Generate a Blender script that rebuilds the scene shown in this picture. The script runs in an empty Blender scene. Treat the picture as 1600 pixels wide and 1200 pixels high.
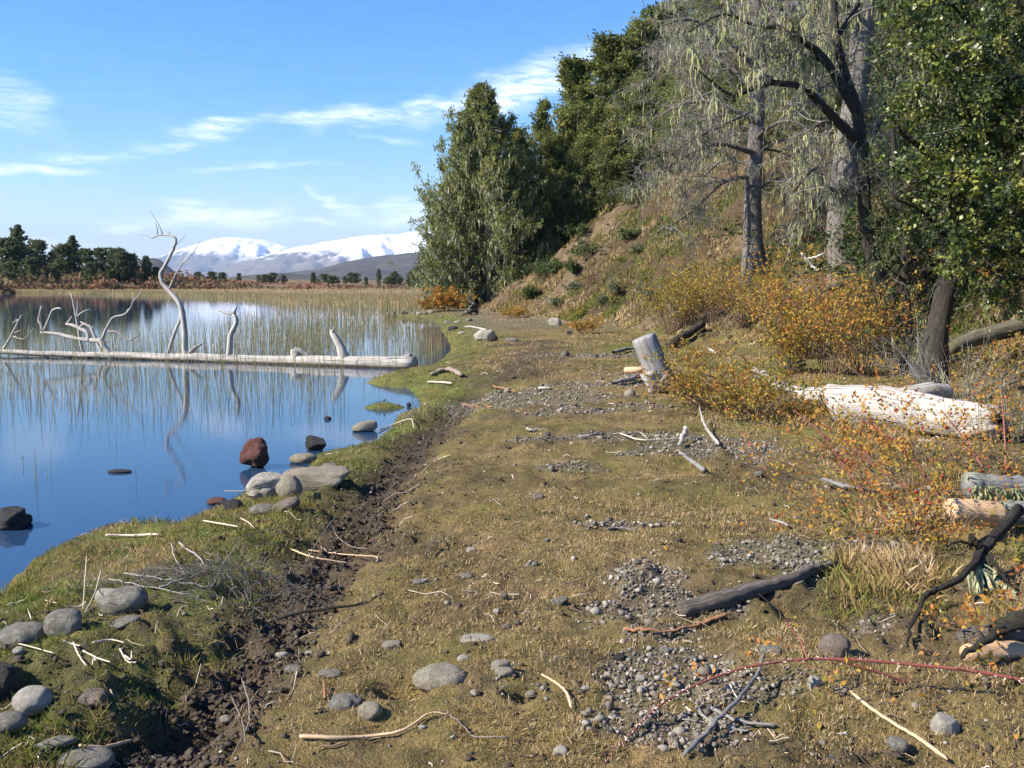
import bpy, math
import numpy as np
from mathutils import Vector, Matrix, Euler

SC = bpy.context.scene
COL = SC.collection
RNG = np.random.default_rng(7)
PI = math.pi
rad = math.radians

# ------------------------------------------------------------------ camera, sky, sun, exposure
CAMZ = 1.80
FPX = 1556.0
PITCH = rad(6.05)
cam_d = bpy.data.cameras.new('camera')
cam = bpy.data.objects.new('camera', cam_d)
COL.objects.link(cam)
cam.location = (0, 0, CAMZ)
cam.rotation_euler = (PI / 2 - PITCH, 0, 0)
cam_d.sensor_width = 36.0
cam_d.lens = 36.0 * FPX / 1600
cam_d.clip_start = 0.05
cam_d.clip_end = 60000
SC.camera = cam

SUN_EL, SUN_AZ = rad(37), rad(-107)       # azimuth from +Y towards +X
SVEC = Vector((math.sin(SUN_AZ) * math.cos(SUN_EL), math.cos(SUN_AZ) * math.cos(SUN_EL), math.sin(SUN_EL)))
sun_d = bpy.data.lights.new('sun', 'SUN')
sun_d.energy = 5.0
sun_d.angle = rad(0.53)
sun_d.color = (1.0, 0.90, 0.75)
sun = bpy.data.objects.new('sun', sun_d)
COL.objects.link(sun)
sun.rotation_euler = SVEC.to_track_quat('Z', 'Y').to_euler()
sun.location = (-30, 0, 40)

world = bpy.data.worlds.new('World')
SC.world = world
world.use_nodes = True
SC.view_settings.view_transform = 'Standard'
SC.view_settings.look = 'None'
SC.view_settings.exposure = 1.1
SC.view_settings.gamma = 1
SC.view_settings.use_curve_mapping = False
SC.cycles.max_bounces = 8
SC.cycles.transparent_max_bounces = 12
SC.cycles.volume_bounces = 0
SC.cycles.caustics_reflective = False
SC.cycles.caustics_refractive = False


class NT:
    """short-hand for building node trees"""
    def __init__(self, tree):
        self.t = tree

    def n(self, typ, **kw):
        nd = self.t.nodes.new(typ)
        for k, v in kw.items():
            setattr(nd, k, v)
        return nd

    def put(self, sock, v):
        if v is None:
            return
        if isinstance(v, bpy.types.NodeSocket):
            self.t.links.new(v, sock)
        elif hasattr(sock.default_value, '__len__') and not hasattr(v, '__len__'):
            sock.default_value = [v] * len(sock.default_value)
        elif hasattr(sock.default_value, '__len__'):
            n = len(sock.default_value)
            v = tuple(v)
            sock.default_value = v + (1.0,) * (n - len(v)) if len(v) < n else v[:n]
        else:
            sock.default_value = v

    def math(self, op, a, b=None, c=None, clamp=False):
        nd = self.n('ShaderNodeMath', operation=op, use_clamp=clamp)
        for i, v in enumerate((a, b, c)):
            if v is not None:
                self.put(nd.inputs[i], v)
        return nd.outputs[0]

    def vmath(self, op, a, b=None):
        nd = self.n('ShaderNodeVectorMath', operation=op)
        self.put(nd.inputs[0], a)
        if b is not None:
            self.put(nd.inputs[1], b)
        return nd.outputs['Value'] if op in ('LENGTH', 'DOT_PRODUCT', 'DISTANCE') else nd.outputs[0]

    def mix(self, f, a, b, blend='MIX'):
        nd = self.n('ShaderNodeMix', data_type='RGBA', blend_type=blend)
        self.put(nd.inputs['Factor'], f)
        self.put(nd.inputs[6], a)
        self.put(nd.inputs[7], b)
        return nd.outputs[2]

    def noise(self, vec=None, scale=5, detail=4, rough=0.55, dist=0.0):
        nd = self.n('ShaderNodeTexNoise')
        if vec is not None:
            self.put(nd.inputs['Vector'], vec)
        nd.inputs['Scale'].default_value = scale
        nd.inputs['Detail'].default_value = detail
        nd.inputs['Roughness'].default_value = rough
        nd.inputs['Distortion'].default_value = dist
        return nd.outputs['Fac']

    def voro(self, vec=None, scale=5, feature='F1', out='Distance'):
        nd = self.n('ShaderNodeTexVoronoi', feature=feature)
        if vec is not None:
            self.put(nd.inputs['Vector'], vec)
        nd.inputs['Scale'].default_value = scale
        return nd.outputs[out]

    def ramp(self, fac, stops, interp='LINEAR'):
        nd = self.n('ShaderNodeValToRGB')
        cr = nd.color_ramp
        cr.interpolation = interp
        while len(cr.elements) < len(stops):
            cr.elements.new(0.5)
        for e, (p, c) in zip(cr.elements, stops):
            e.position = p
            e.color = (c, c, c, 1) if not hasattr(c, '__len__') else (*c, 1)
        self.put(nd.inputs[0], fac)
        return nd.outputs[0]

    def mapr(self, v, a, b, c=0.0, d=1.0, smooth=False):
        nd = self.n('ShaderNodeMapRange')
        if smooth:
            nd.interpolation_type = 'SMOOTHSTEP'
        for i, x in enumerate((v, a, b, c, d)):
            self.put(nd.inputs[i], x)
        return nd.outputs[0]

    def mapping(self, vec, scale=(1, 1, 1), rot=(0, 0, 0), loc=(0, 0, 0)):
        nd = self.n('ShaderNodeMapping')
        self.put(nd.inputs['Vector'], vec)
        nd.inputs['Scale'].default_value = scale
        nd.inputs['Rotation'].default_value = rot
        nd.inputs['Location'].default_value = loc
        return nd.outputs[0]

    def attr(self, name):
        return self.n('ShaderNodeAttribute', attribute_name=name).outputs['Fac']

    def bump(self, h, strength=0.5, dist=0.02, normal=None):
        nd = self.n('ShaderNodeBump')
        nd.inputs['Strength'].default_value = strength
        nd.inputs['Distance'].default_value = dist
        self.put(nd.inputs['Height'], h)
        if normal is not None:
            self.put(nd.inputs['Normal'], normal)
        return nd.outputs[0]


# sky: Nishita, a little more saturated, with thin streaks of cirrus
W = NT(world.node_tree)
bg = world.node_tree.nodes['Background']
sky = W.n('ShaderNodeTexSky', sky_type='NISHITA', sun_disc=False)
sky.sun_elevation = SUN_EL
sky.sun_rotation = SUN_AZ
sky.air_density, sky.dust_density, sky.ozone_density = 1.0, 0.2, 3.0
hs = W.n('ShaderNodeHueSaturation')
hs.inputs['Saturation'].default_value = 1.22
W.put(hs.inputs['Color'], sky.outputs[0])
dvec = W.n('ShaderNodeTexCoord').outputs['Generated']
sp = W.n('ShaderNodeSeparateXYZ')
W.put(sp.inputs[0], dvec)
dx, dy, dz = sp.outputs
zc = W.math('MAXIMUM', dz, 0.0)
low = W.mapr(zc, 0.0, 0.30, 0.0, 1.0)
skycol = W.mix(1.0, hs.outputs[0], W.ramp(low, [(0.0, (0.86, 0.83, 0.92)), (0.18, (0.95, 0.95, 1.02)), (0.59, (0.62, 0.90, 1.13)), (1.0, (0.56, 0.88, 1.28))]), 'MULTIPLY')
az = W.math('ARCTAN2', dx, dy)
el = W.math('ARCSINE', dz)
cb = W.n('ShaderNodeCombineXYZ')
W.put(cb.inputs[0], az)
W.put(cb.inputs[1], el)
ae = cb.outputs[0]
wisp = W.noise(W.mapping(ae, (17, 95, 1), (0, 0, rad(8))), 1.0, 9, 0.66, 1.6)
_wn = W.n('ShaderNodeTexNoise')
W.put(_wn.inputs['Vector'], W.mapping(ae, (14, 34, 1)))
_wn.inputs['Scale'].default_value = 1.0
_wn.inputs['Detail'].default_value = 5
warp = W.vmath('ADD', ae, W.vmath('MULTIPLY', W.vmath('SUBTRACT', _wn.outputs['Color'], (.5, .5, .5)), (0.10, 0.035, 0)))
CLOUDS = [  # photo px, py, rx, ry (px), tilt deg, weight
    (345, 342, 130, 17, 2, 1.0), (315, 325, 70, 14, -8, .7), (420, 333, 50, 14, 12, .7), (645, 338, 80, 20, 10, 1.0), (610, 325, 70, 14, 14, .6), (525, 192, 130, 14, 6, .95), (700, 172, 90, 12, 8, .8), (800, 158, 190, 24, 11, 1.0), (850, 125, 190, 26, 17, .6),
    (350, 209, 70, 11, 6, .75), (270, 230, 60, 8, 5, .5), (150, 246, 75, 8, 5, .65), (48, 268, 85, 9, 4, .9), (40, 172, 75, 30, -32, .45), (25, 150, 60, 12, -20, .3),
    (530, 318, 55, 9, -24, .8), (520, 345, 60, 9, -8, .6), (215, 352, 60, 11, 4, .75), (80, 382, 70, 11, 0, .6), (430, 262, 110, 7, 2, .4), (600, 220, 60, 8, -6, .35), (1300, 60, 250, 40, 12, .6), (-250, 200, 160, 30, 8, .6)]
tot = None
for px, py, rx, ry, tilt, wt in CLOUDS:
    a0 = math.atan((px - 800) / FPX)
    e0 = math.atan((435 - py) / FPX * math.cos(a0))
    v = W.mapping(W.vmath('SUBTRACT', warp, (a0, e0, 0)), (1, 1, 1), (0, 0, rad(-tilt)))
    ln = W.vmath('LENGTH', W.vmath('MULTIPLY', v, (FPX / rx / 1.2, FPX / ry / 1.35, 0)))
    m = W.math('MULTIPLY', W.mapr(ln, 1.0, 0.0, 0.0, 1.0, True), wt)
    tot = m if tot is None else W.math('MAXIMUM', tot, m)
away = W.mapr(W.math('ABSOLUTE', az), 0.75, 1.0, 0.0, 0.5, True)      # beyond the frame: the same cirrus, scattered by noise alone
big = W.mapr(W.noise(W.mapping(dvec, (2, 2, 6)), 1.6, 4, 0.6), 0.52, 0.68, 0.0, 1.0, True)
tot = W.math('MAXIMUM', tot, W.math('MULTIPLY', big, W.math('MULTIPLY', away, W.mapr(dz, 0.02, 0.1, 0, 1))))
cl = W.math('MULTIPLY', tot, W.mapr(wisp, 0.32, 0.74, 0.16, 1.5), clamp=True)
cl = W.math('ADD', cl, W.math('MULTIPLY', W.mapr(wisp, .4, .8, 0, 1), W.mapr(dz, .35, .0, 0.0, .12), clamp=True), clamp=True)
skycol = W.mix(W.math('MULTIPLY', cl, 0.80), skycol, (9.0, 9.3, 9.8))
W.put(bg.inputs['Color'], skycol)
bg.inputs['Strength'].default_value = 0.087


# ------------------------------------------------------------------ helpers
def ray(px, py):
    xr, yu = (px - 800) / FPX, (600 - py) / FPX
    return np.array([xr, math.cos(PITCH) + yu * math.sin(PITCH), -math.sin(PITCH) + yu * math.cos(PITCH)])


def P(px, py, z=0.0):
    d = ray(px, py)
    t = (z - CAMZ) / d[2]
    return np.array([d[0] * t, d[1] * t, z])


def D(px, py, y):
    """the point in the place that lies y metres ahead, on the sight line of that photo pixel"""
    d = ray(px, py)
    t = y / d[1]
    return np.array([d[0] * t, y, CAMZ + d[2] * t])


def hash2(i, j, seed):
    h = (i.astype(np.int64) * 374761393 + j.astype(np.int64) * 668265263 + seed * 974634521) & 0x7fffffff
    h = ((h ^ (h >> 13)) * 1274126177) & 0x7fffffff
    h = (h ^ (h >> 16)) * 2246822519 & 0x7fffffff
    return (h & 0xffffff) / float(0xffffff)


def vn(x, y, seed=0):
    xi, yi = np.floor(x), np.floor(y)
    fx, fy = x - xi, y - yi
    fx, fy = fx * fx * fx * (fx * (fx * 6 - 15) + 10), fy * fy * fy * (fy * (fy * 6 - 15) + 10)
    a, b = hash2(xi, yi, seed), hash2(xi + 1, yi, seed)
    c, d = hash2(xi, yi + 1, seed), hash2(xi + 1, yi + 1, seed)
    return a + (b - a) * fx + (c - a) * fy + (a - b - c + d) * fx * fy


def fbm(x, y, f=1.0, o=4, seed=0, g=0.5):
    s, a, t = 0.0, 1.0, 0.0
    x = np.asarray(x, float); y = np.asarray(y, float)
    for k in range(o):
        s = s + a * vn(x * f + 17.3 * k, y * f - 9.1 * k, seed + k)
        t += a
        a *= g
        f *= 2.03
    return s / t            # 0..1


def sstep(a, b, x):
    t = np.clip((x - a) / (b - a), 0, 1)
    return t * t * (3 - 2 * t)


def seg_dist(x, y, poly, closed=True):
    """unsigned distance to a polyline"""
    x = np.asarray(x, float); y = np.asarray(y, float)
    best = np.full(x.shape, 1e18)
    n = len(poly)
    for i in range(n if closed else n - 1):
        ax, ay = poly[i][:2]
        bx, by = poly[(i + 1) % n][:2]
        ex, ey = bx - ax, by - ay
        t = np.clip(((x - ax) * ex + (y - ay) * ey) / (ex * ex + ey * ey + 1e-12), 0, 1)
        best = np.minimum(best, (x - ax - t * ex) ** 2 + (y - ay - t * ey) ** 2)
    return np.sqrt(best)


def inside(x, y, poly):
    x = np.asarray(x, float); y = np.asarray(y, float)
    r = np.zeros(x.shape, bool)
    n = len(poly)
    for i in range(n):
        ax, ay = poly[i][:2]
        bx, by = poly[(i + 1) % n][:2]
        c = ((ay > y) != (by > y)) & (x < (bx - ax) * (y - ay) / (by - ay + 1e-15) + ax)
        r ^= c
    return r


def signed(x, y, poly):
    d = seg_dist(x, y, poly)
    return np.where(inside(x, y, poly), d, -d)


SHORE_PX = [(-500, 1150), (-200, 1010), (0, 935), (25, 905), (60, 872), (110, 850), (165, 838), (250, 832), (310, 806), (345, 792), (372, 775), (420, 768), (475, 735), (488, 712),
            (545, 704), (562, 700), (580, 691), (590, 681), (602, 672), (613, 656), (622, 646), (641, 645), (651, 639), (653, 629), (647, 615), (638, 607), (600, 605), (572, 598), (592, 590), (645, 584),
            (668, 575), (692, 561), (706, 545), (700, 531), (689, 516), (686, 507), (676, 499), (640, 498), (606, 495), (640, 492), (690, 488), (722, 483)]
LAND = [P(*q)[:2] for q in SHORE_PX] + [np.array(q) for q in ((-0.5, 60), (4, 67), (15, 82), (60, 150), (250, 230), (300, -60), (-3, -60), (-9, -20), (-7.5, 0))]
HILL = [np.array(q) for q in ((9.5, -12), (8.3, 4), (7.6, 11), (6.2, 17), (4.6, 22), (2.9, 29), (0.9, 36), (-1.0, 43), (-1.9, 46.5), (-1.2, 49.5), (3, 54), (9, 62), (20, 80), (62, 150), (250, 215), (250, -12))]
TRENCH = [P(*q, .2)[:2] for q in ((190, 1290), (250, 1200), (330, 1110), (400, 1030), (470, 945), (530, 850), (575, 795), (612, 740), (655, 690), (700, 645), (735, 612))]
MUD2 = [P(*q, .2)[:2] for q in ((780, 600), (840, 565), (850, 540), (800, 545))]
GRAVEL = [(1010, 915, .24, .30), (1030, 960, .27, .28), (1020, 1010, .26, .25), (1060, 1055, .28, .24), (1110, 1095, .30, .2), (1190, 1100, .28, .16), (1010, 1075, .18, .16), (1210, 890, .5, .3),
          (1150, 715, .8, .55), (1050, 692, .7, .3), (800, 617, 1.3, .55), (870, 628, 1.0, .6), (900, 645, .8, .4), (885, 736, .3, .22), (1035, 592, 1.2, .8), (1000, 640, .6, .3), (760, 610, .7, .4),
          (1250, 875, .5, .2), (1340, 1000, .15, .1), (950, 560, 1.5, .6), (900, 690, .5, .25), (960, 832, .3, .12), (1060, 1150, .25, .15), (930, 605, 1.0, .5)]
GRAVEL = [(*P(a, b, .27)[:2], rx, ry) for a, b, rx, ry in GRAVEL]
ISLET = P(600, 637)[:2]
PITS = [(*P(a, b, .25)[:2], r_, d_) for a, b, r_, d_ in ((622, 1098, .13, .13), (300, 1105, .22, .11), (250, 1060, .12, .07), (560, 890, .12, .08), (820, 1120, .09, .05), (60, 1060, .15, .07), (700, 905, .08, .04), (380, 930, .2, .06))]


def masks(x, y):
    s = signed(x, y, LAND)
    tr = seg_dist(x, y, TRENCH, False)
    wob = (fbm(x, y, 2.2, 3, 31) - .5) * 0.34
    near = 1 - sstep(9, 15, y)
    mud = sstep(0.36, 0.06, tr + wob * .8)
    mud = np.maximum(mud, .8 * sstep(1.0, .1, seg_dist(x, y, MUD2, False) + wob * 3))
    # churned ground right of the trench
    mud = np.maximum(mud, 0.55 * sstep(1.3, 0.2, tr) * sstep(.50, .66, fbm(x, y, 1.6, 4, 77)))
    mud = np.maximum(mud, 0.5 * sstep(.60, .74, fbm(x, y, 1.1, 4, 78)))
    g = np.zeros(np.shape(x))
    for gx, gy, rx, ry in GRAVEL:
        g = np.maximum(g, 1 - np.sqrt(((x - gx) / rx) ** 2 + ((y - gy) / ry) ** 2) * .62)
    g = sstep(0.26, 0.62, g + (fbm(x, y, 3.0, 5, 12, .6) - .5) * 1.25)
    hd = signed(x, y, HILL)
    return s, tr, mud, g, hd


USH = [(-.9, 110), (-.514, 122), (-.42, 127), (-.32, 148), (-.19, 165), (-.06, 172), (.3, 180), (1.0, 240)]
UH = [(-.9, 3.2), (-.514, 2.9), (-.44, 3.2), (-.38, 2.6), (-.32, 1.4), (-.25, .6), (-.1, .15), (.3, .3)]


def height(x, y, detail=True):
    x = np.asarray(x, float); y = np.asarray(y, float)
    s, tr, mud, g, hd = masks(x, y)
    h1 = 0.30 * (1 - np.exp(-np.maximum(s, 0) / 0.75)) + 0.02
    h1 = h1 * sstep(-.03, .10, s)
    # left bank stands a little higher than the trodden trench
    h1 = h1 - 0.12 * sstep(0.45, 0.05, tr) * sstep(25, 15, y) - 0.035 * sstep(1.6, .3, tr)
    h1 = h1 + 0.16 * sstep(1.0, 5.0, x) * sstep(12, 4, y)
    hill = np.maximum(hd, 0)
    hh = 0.80 * hill - 0.55 * (1 - np.exp(-hill / 0.9)) * .9
    hh = np.where(hh > 11, 11 + (hh - 11) * .45, hh)
    gully = (fbm(x, y, .22, 4, 5) - .5) * 2.2 * sstep(.5, 4, hill)
    rel = (fbm(x, y, .9, 4, 6) - .5) * 1.1 * sstep(.2, 1.5, hill) + (fbm(x, y, 3.1, 4, 61) - .5) * .55 * sstep(.1, .8, hill)
    h1 = h1 + np.maximum(hh, 0) + gully + rel
    ub = np.clip(x / np.maximum(y, 1), -1.2, 1.2)
    ysh = np.interp(ub, [a for a, b in USH], [b for a, b in USH]) + (fbm(x, y * 0, .05, 3, 9) - .5) * 10
    s2 = y - ysh
    h2 = np.interp(ub, [a for a, b in UH], [b for a, b in UH]) * sstep(0, 34, s2) + .01 * np.maximum(s2, 0) * .3 + .5 * (fbm(x, y, .12, 3, 10) - .5) * sstep(0, 20, s2)
    bed = -np.minimum(1.3, 0.30 * np.minimum(-np.minimum(s, 0), -np.minimum(s2, 0))) - .03
    h = np.where(s > -.03, h1, np.where(s2 > 0, h2 + .05, bed))
    isl = np.sqrt(((x - ISLET[0]) / .42) ** 2 + ((y - ISLET[1]) / .3) ** 2)
    h = np.maximum(h, np.where(isl < 1.6, .10 - .14 * isl, -9))
    for qx, qy, qr, qd in PITS:
        h = h - qd * sstep(qr, qr * .35, np.sqrt((x - qx) ** 2 + ((y - qy) * 1.3) ** 2))
    if detail:
        nd = sstep(32, 14, y) * sstep(.05, .4, s)
        clod = (fbm(x, y, 9, 3, 21) - .5)
        h = h + nd * (.11 * clod * (0.5 + 1.1 * mud) + .05 * (fbm(x, y, 24, 2, 23) - .5) * (.4 + 1.4 * mud) + .10 * (fbm(x, y, 1.7, 3, 24) - .5) * (1 - g))
    return h


def hz(x, y):
    return float(height(np.array([x]), np.array([y]))[0])


_ts = np.concatenate([np.linspace(1.5, 12, 500), np.linspace(12.02, 90, 1500)])


def G(px, py):
    """where the sight line of a photo pixel meets the ground"""
    d = ray(px, py)
    q = d[None, :] * _ts[:, None] + np.array([0, 0, CAMZ])
    hit = np.nonzero(q[:, 2] <= np.maximum(height(q[:, 0], q[:, 1]), 0.0))[0]
    k = hit[0] if len(hit) else len(_ts) - 1
    r = q[k].copy()
    r[2] = max(hz(r[0], r[1]), 0)
    return r


# --- mesh making
def mesh_np(name, V, F, smooth=False, attrs=None):
    V = np.asarray(V, np.float32); F = np.asarray(F, np.int32)
    me = bpy.data.meshes.new(name)
    k = F.shape[1]
    me.vertices.add(len(V)); me.vertices.foreach_set('co', V.ravel())
    me.loops.add(F.size); me.loops.foreach_set('vertex_index', F.ravel())
    me.polygons.add(len(F))
    me.polygons.foreach_set('loop_start', np.arange(0, F.size, k, dtype=np.int32))
    me.polygons.foreach_set('loop_total', np.full(len(F), k, np.int32))
    if smooth:
        me.polygons.foreach_set('use_smooth', np.ones(len(F), bool))
    for an, av in (attrs or {}).items():
        a = me.attributes.new(an, 'FLOAT', 'POINT')
        a.data.foreach_set('value', np.asarray(av, np.float32))
    me.update(calc_edges=True)
    return me


def tag(o, label=None, cat=None, group=None, kind=None):
    if label: o['label'] = label
    if cat: o['category'] = cat
    if group: o['group'] = group
    if kind: o['kind'] = kind
    return o


def put(name, me, mat, parent=None, loc=None):
    o = bpy.data.objects.new(name, me)
    COL.objects.link(o)
    if mat is not None and len(me.materials) == 0:
        me.materials.append(mat)
    if parent is not None:
        o.parent = parent
    if loc is not None:
        o.location = loc
    return o


def empty(name, loc, label=None, cat=None, group=None, rz=0):
    o = bpy.data.objects.new(name, None)
    COL.objects.link(o)
    o.location = loc
    o.rotation_euler = (0, 0, rz)
    o.empty_display_size = .2
    return tag(o, label, cat, group)


def copy_tree(o, parent=None):
    c = o.copy()
    COL.objects.link(c)
    c.parent = parent
    for ch in list(o.children):
        if ch.name in COL.objects and not ch.get('_c'):
            copy_tree(ch, c)
    return c


class Geo:
    """quads and their per-vertex tint, gathered into one mesh"""
    def __init__(self):
        self.V, self.F, self.T, self.L, self.n = [], [], [], [], 0

    def add(self, V, F, t=0.5, lc=None):
        V = np.asarray(V, float).reshape(-1, 3)
        self.V.append(V); self.F.append(np.asarray(F, np.int64) + self.n)
        self.T.append(np.broadcast_to(np.asarray(t, float), (len(V),)))
        self.L.append(V if lc is None else lc)
        self.n += len(V)
        return self

    def mesh(self, name, smooth=False, off=(0, 0, 0)):
        V = np.concatenate(self.V) - np.asarray(off, float)
        me = mesh_np(name, V, np.concatenate(self.F), smooth, {'tint': np.concatenate(self.T)})
        if len(V) < 60000:
            a = me.attributes.new('grain', 'FLOAT_VECTOR', 'POINT')
            a.data.foreach_set('vector', np.concatenate(self.L).astype(np.float32).ravel())
        return me

    def put(self, name, mat, parent=None, smooth=False, base=(0, 0, 0), own=False):
        """base: world point that becomes the object's origin (or its parent's)"""
        return put(name, self.mesh(name, smooth, base), mat, parent, base if own else None)


def unit(v):
    return v / np.maximum(np.linalg.norm(v, axis=-1, keepdims=True), 1e-9)


def tubes(geo, Pn, R, sides=5, t=0.5, rough=0.0, caps=True, flute=0.0):
    """Pn [n,k,3] polylines, R [n,k] radii -> quads"""
    Pn = np.asarray(Pn, float); R = np.asarray(R, float)
    n, k, _ = Pn.shape
    T = np.empty_like(Pn)
    T[:, 1:-1] = Pn[:, 2:] - Pn[:, :-2]
    T[:, 0] = Pn[:, 1] - Pn[:, 0]; T[:, -1] = Pn[:, -1] - Pn[:, -2]
    T = unit(T)
    mean = unit(Pn[:, -1] - Pn[:, 0] + 1e-6)
    ref = np.where(np.abs(mean[:, 2:3]) > .8, np.array([[1.0, .13, 0]]), np.array([[0.05, .1, 1.0]]))
    A = unit(np.cross(T, ref[:, None, :]))
    B = np.cross(T, A)
    ang = np.arange(sides) * 2 * PI / sides
    ca, sa = np.cos(ang), np.sin(ang)
    RR = R[:, :, None] * np.ones(sides)
    if rough:
        RR = RR * (1 + rough * (RNG.random((n, k, sides)) - .5))
    if flute:           # ridges that run along the stem
        rows_ = np.arange(k)[:, None] * .12
        cols_ = np.arange(sides)[None, :] * 1.0
        fl = vn(cols_ * .9 + 5 * len(geo.V), rows_ + 0 * cols_, 91) + .6 * vn(cols_ * 2.1, rows_ * 2 + 0 * cols_, 92) - .8
        fl[:, -1] = (fl[:, 0] + fl[:, -2]) / 2
        RR = RR * (1 + flute * fl[None])
    V = Pn[:, :, None, :] + RR[..., None] * (A[:, :, None, :] * ca[None, None, :, None] + B[:, :, None, :] * sa[None, None, :, None])
    idx = np.arange(n * k * sides).reshape(n, k, sides)
    a = idx[:, :-1]; b = idx[:, 1:]
    F = np.stack([a, np.roll(a, -1, 2), np.roll(b, -1, 2), b], -1).reshape(-1, 4)
    tt = np.asarray(t, float)
    if tt.ndim == 1:
        tt = np.repeat(tt, k * sides)
    Vf = V.reshape(-1, 3)
    sl = np.concatenate([np.zeros((n, 1)), np.cumsum(np.linalg.norm(np.diff(Pn, axis=1), axis=-1), 1)], 1) + (np.arange(n) * 1.37 + geo.n * .011)[:, None]
    lc = np.empty((n, k, sides, 3))
    lc[..., 0] = ca * .22; lc[..., 1] = sa * .22; lc[..., 2] = sl[:, :, None]
    lc = lc.reshape(-1, 3)
    if caps:            # both ends closed with a fan of quads round a centre vertex
        if sides % 2 == 0:
            c0 = len(Vf) + np.arange(2 * n)
            cen = np.concatenate([Pn[:, 0], Pn[:, -1]])
            Vf = np.concatenate([Vf, cen])
            lc = np.concatenate([lc, np.stack([0 * sl[:, 0], 0 * sl[:, 0], sl[:, 0]], 1), np.stack([0 * sl[:, 0], 0 * sl[:, 0], sl[:, -1]], 1)])
            if tt.ndim == 1:
                tt = np.concatenate([tt, np.repeat(np.asarray(t, float), 1), np.repeat(np.asarray(t, float), 1)])
            F2 = []
            for e, ring in ((0, idx[:, 0]), (1, idx[:, -1])):
                cc = c0[e * n:(e + 1) * n]
                for j in range(0, sides, 2):
                    q = [cc, ring[:, (j + 2) % sides], ring[:, (j + 1) % sides], ring[:, j]]
                    F2.append(np.stack(q if e == 0 else q[::-1], -1))
            F = np.concatenate([F] + F2)
    geo.add(Vf, F, tt if tt.ndim else float(tt), lc)


def spline(pts, m):
    """Catmull-Rom through pts, m samples"""
    p = np.asarray(pts, float)
    q = np.concatenate([[2 * p[0] - p[1]], p, [2 * p[-1] - p[-2]]])
    u = np.linspace(0, len(p) - 1, m)
    i = np.minimum(u.astype(int), len(p) - 2)
    f = (u - i)[:, None]
    a, b, c, d = q[i], q[i + 1], q[i + 2], q[i + 3]
    return .5 * (2 * b + (c - a) * f + (2 * a - 5 * b + 4 * c - d) * f * f + (3 * b - a - 3 * c + d) * f ** 3)


def limb(geo, pts, r0, r1, m=14, sides=8, wob=0.0, rough=.12, t=.5, rmid=None, flute=.15):
    c = spline(pts, m)
    if wob:
        c[1:-1] += (RNG.random((m - 2, 3)) - .5) * wob
    f = np.linspace(0, 1, m)
    r = r0 + (r1 - r0) * f if rmid is None else np.interp(f, [0, .5, 1], [r0, rmid, r1])
    tubes(geo, c[None], r[None], sides, t, rough * .6, True, flute)
    return c, r


def sprout(Pn, R, per, L, ang=(35, 70), tmin=.2, tmax=1.0, k=5, wig=.25, up=0.0, rscale=.5, lpow=0.0, tip=.35):
    """children [n*per] of the polylines Pn: polylines again. L = (min,max) length; up>0 rises, <0 droops"""
    n, kk, _ = Pn.shape
    i = np.repeat(np.arange(n), per)
    t = tmin + (tmax - tmin) * RNG.random(n * per)
    f = t * (kk - 1); j = np.minimum(f.astype(int), kk - 2); g = (f - j)[:, None]
    p0 = Pn[i, j] * (1 - g) + Pn[i, j + 1] * g
    T = unit(Pn[i, j + 1] - Pn[i, j])
    r0 = (R[i, j] * (1 - g[:, 0]) + R[i, j + 1] * g[:, 0]) * rscale
    a = np.radians(RNG.uniform(ang[0], ang[1], n * per))[:, None]
    perp = RNG.normal(size=(n * per, 3))
    perp = unit(perp - (perp * T).sum(-1, keepdims=True) * T)
    d = unit(T * np.cos(a) + perp * np.sin(a))
    ln = RNG.uniform(L[0], L[1], n * per) * (1 - lpow * t)
    Q = np.empty((n * per, k, 3)); Q[:, 0] = p0
    for s in range(1, k):
        d = unit(d + RNG.normal(size=d.shape) * wig + np.array([0, 0, up]))
        Q[:, s] = Q[:, s - 1] + d * (ln / (k - 1))[:, None]
    RR = r0[:, None] * np.linspace(1, tip, k)[None]
    return Q, RR


def cards(geo, C, size, aspect=2.0, dirv=None, dj=.6, t=.5, tj=.15, nrm=None, nj=1.0):
    """diamond leaves (one quad each) at C along dirv"""
    n = len(C)
    if n == 0:
        return
    d = RNG.normal(size=(n, 3)) if dirv is None else unit(np.broadcast_to(np.asarray(dirv, float), (n, 3))) + RNG.normal(size=(n, 3)) * dj
    d = unit(d)
    w = RNG.normal(size=(n, 3)) * nj + (0 if nrm is None else np.asarray(nrm, float))
    s = unit(np.cross(d, w))
    up = np.cross(s, d)
    L = (np.asarray(size) * RNG.uniform(.65, 1.3, n))[:, None]
    b = L / aspect
    V = np.stack([C - d * L * .5, C + s * b * .5 - d * L * .05 + up * L * .08, C + d * L * .5, C - s * b * .5 - d * L * .05 + up * L * .08], 1)
    tt = np.clip(np.broadcast_to(np.asarray(t, float), (n,)) + (RNG.random(n) - .5) * 2 * tj, 0, 1)
    geo.add(V.reshape(-1, 3), np.arange(n * 4).reshape(n, 4), np.repeat(tt, 4))


def ico(sub):
    import bmesh
    bm = bmesh.new()
    bmesh.ops.create_icosphere(bm, subdivisions=sub, radius=1)
    V = np.array([v.co[:] for v in bm.verts]); F = np.array([[v.index for v in f.verts] for f in bm.faces])
    bm.free()
    return V, F


def n3(V, f, seed):
    """cheap 3-D noise from three 2-D ones"""
    return (vn(V[:, 0] * f + 3, V[:, 1] * f + 7, seed) + vn(V[:, 1] * f + 5, V[:, 2] * f + 1, seed + 1) + vn(V[:, 2] * f + 2, V[:, 0] * f + 9, seed + 2)) / 3 - .5


ICO1, ICO2, ICO3, ICO4 = ico(1), ico(2), ico(3), ico(4)


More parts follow.
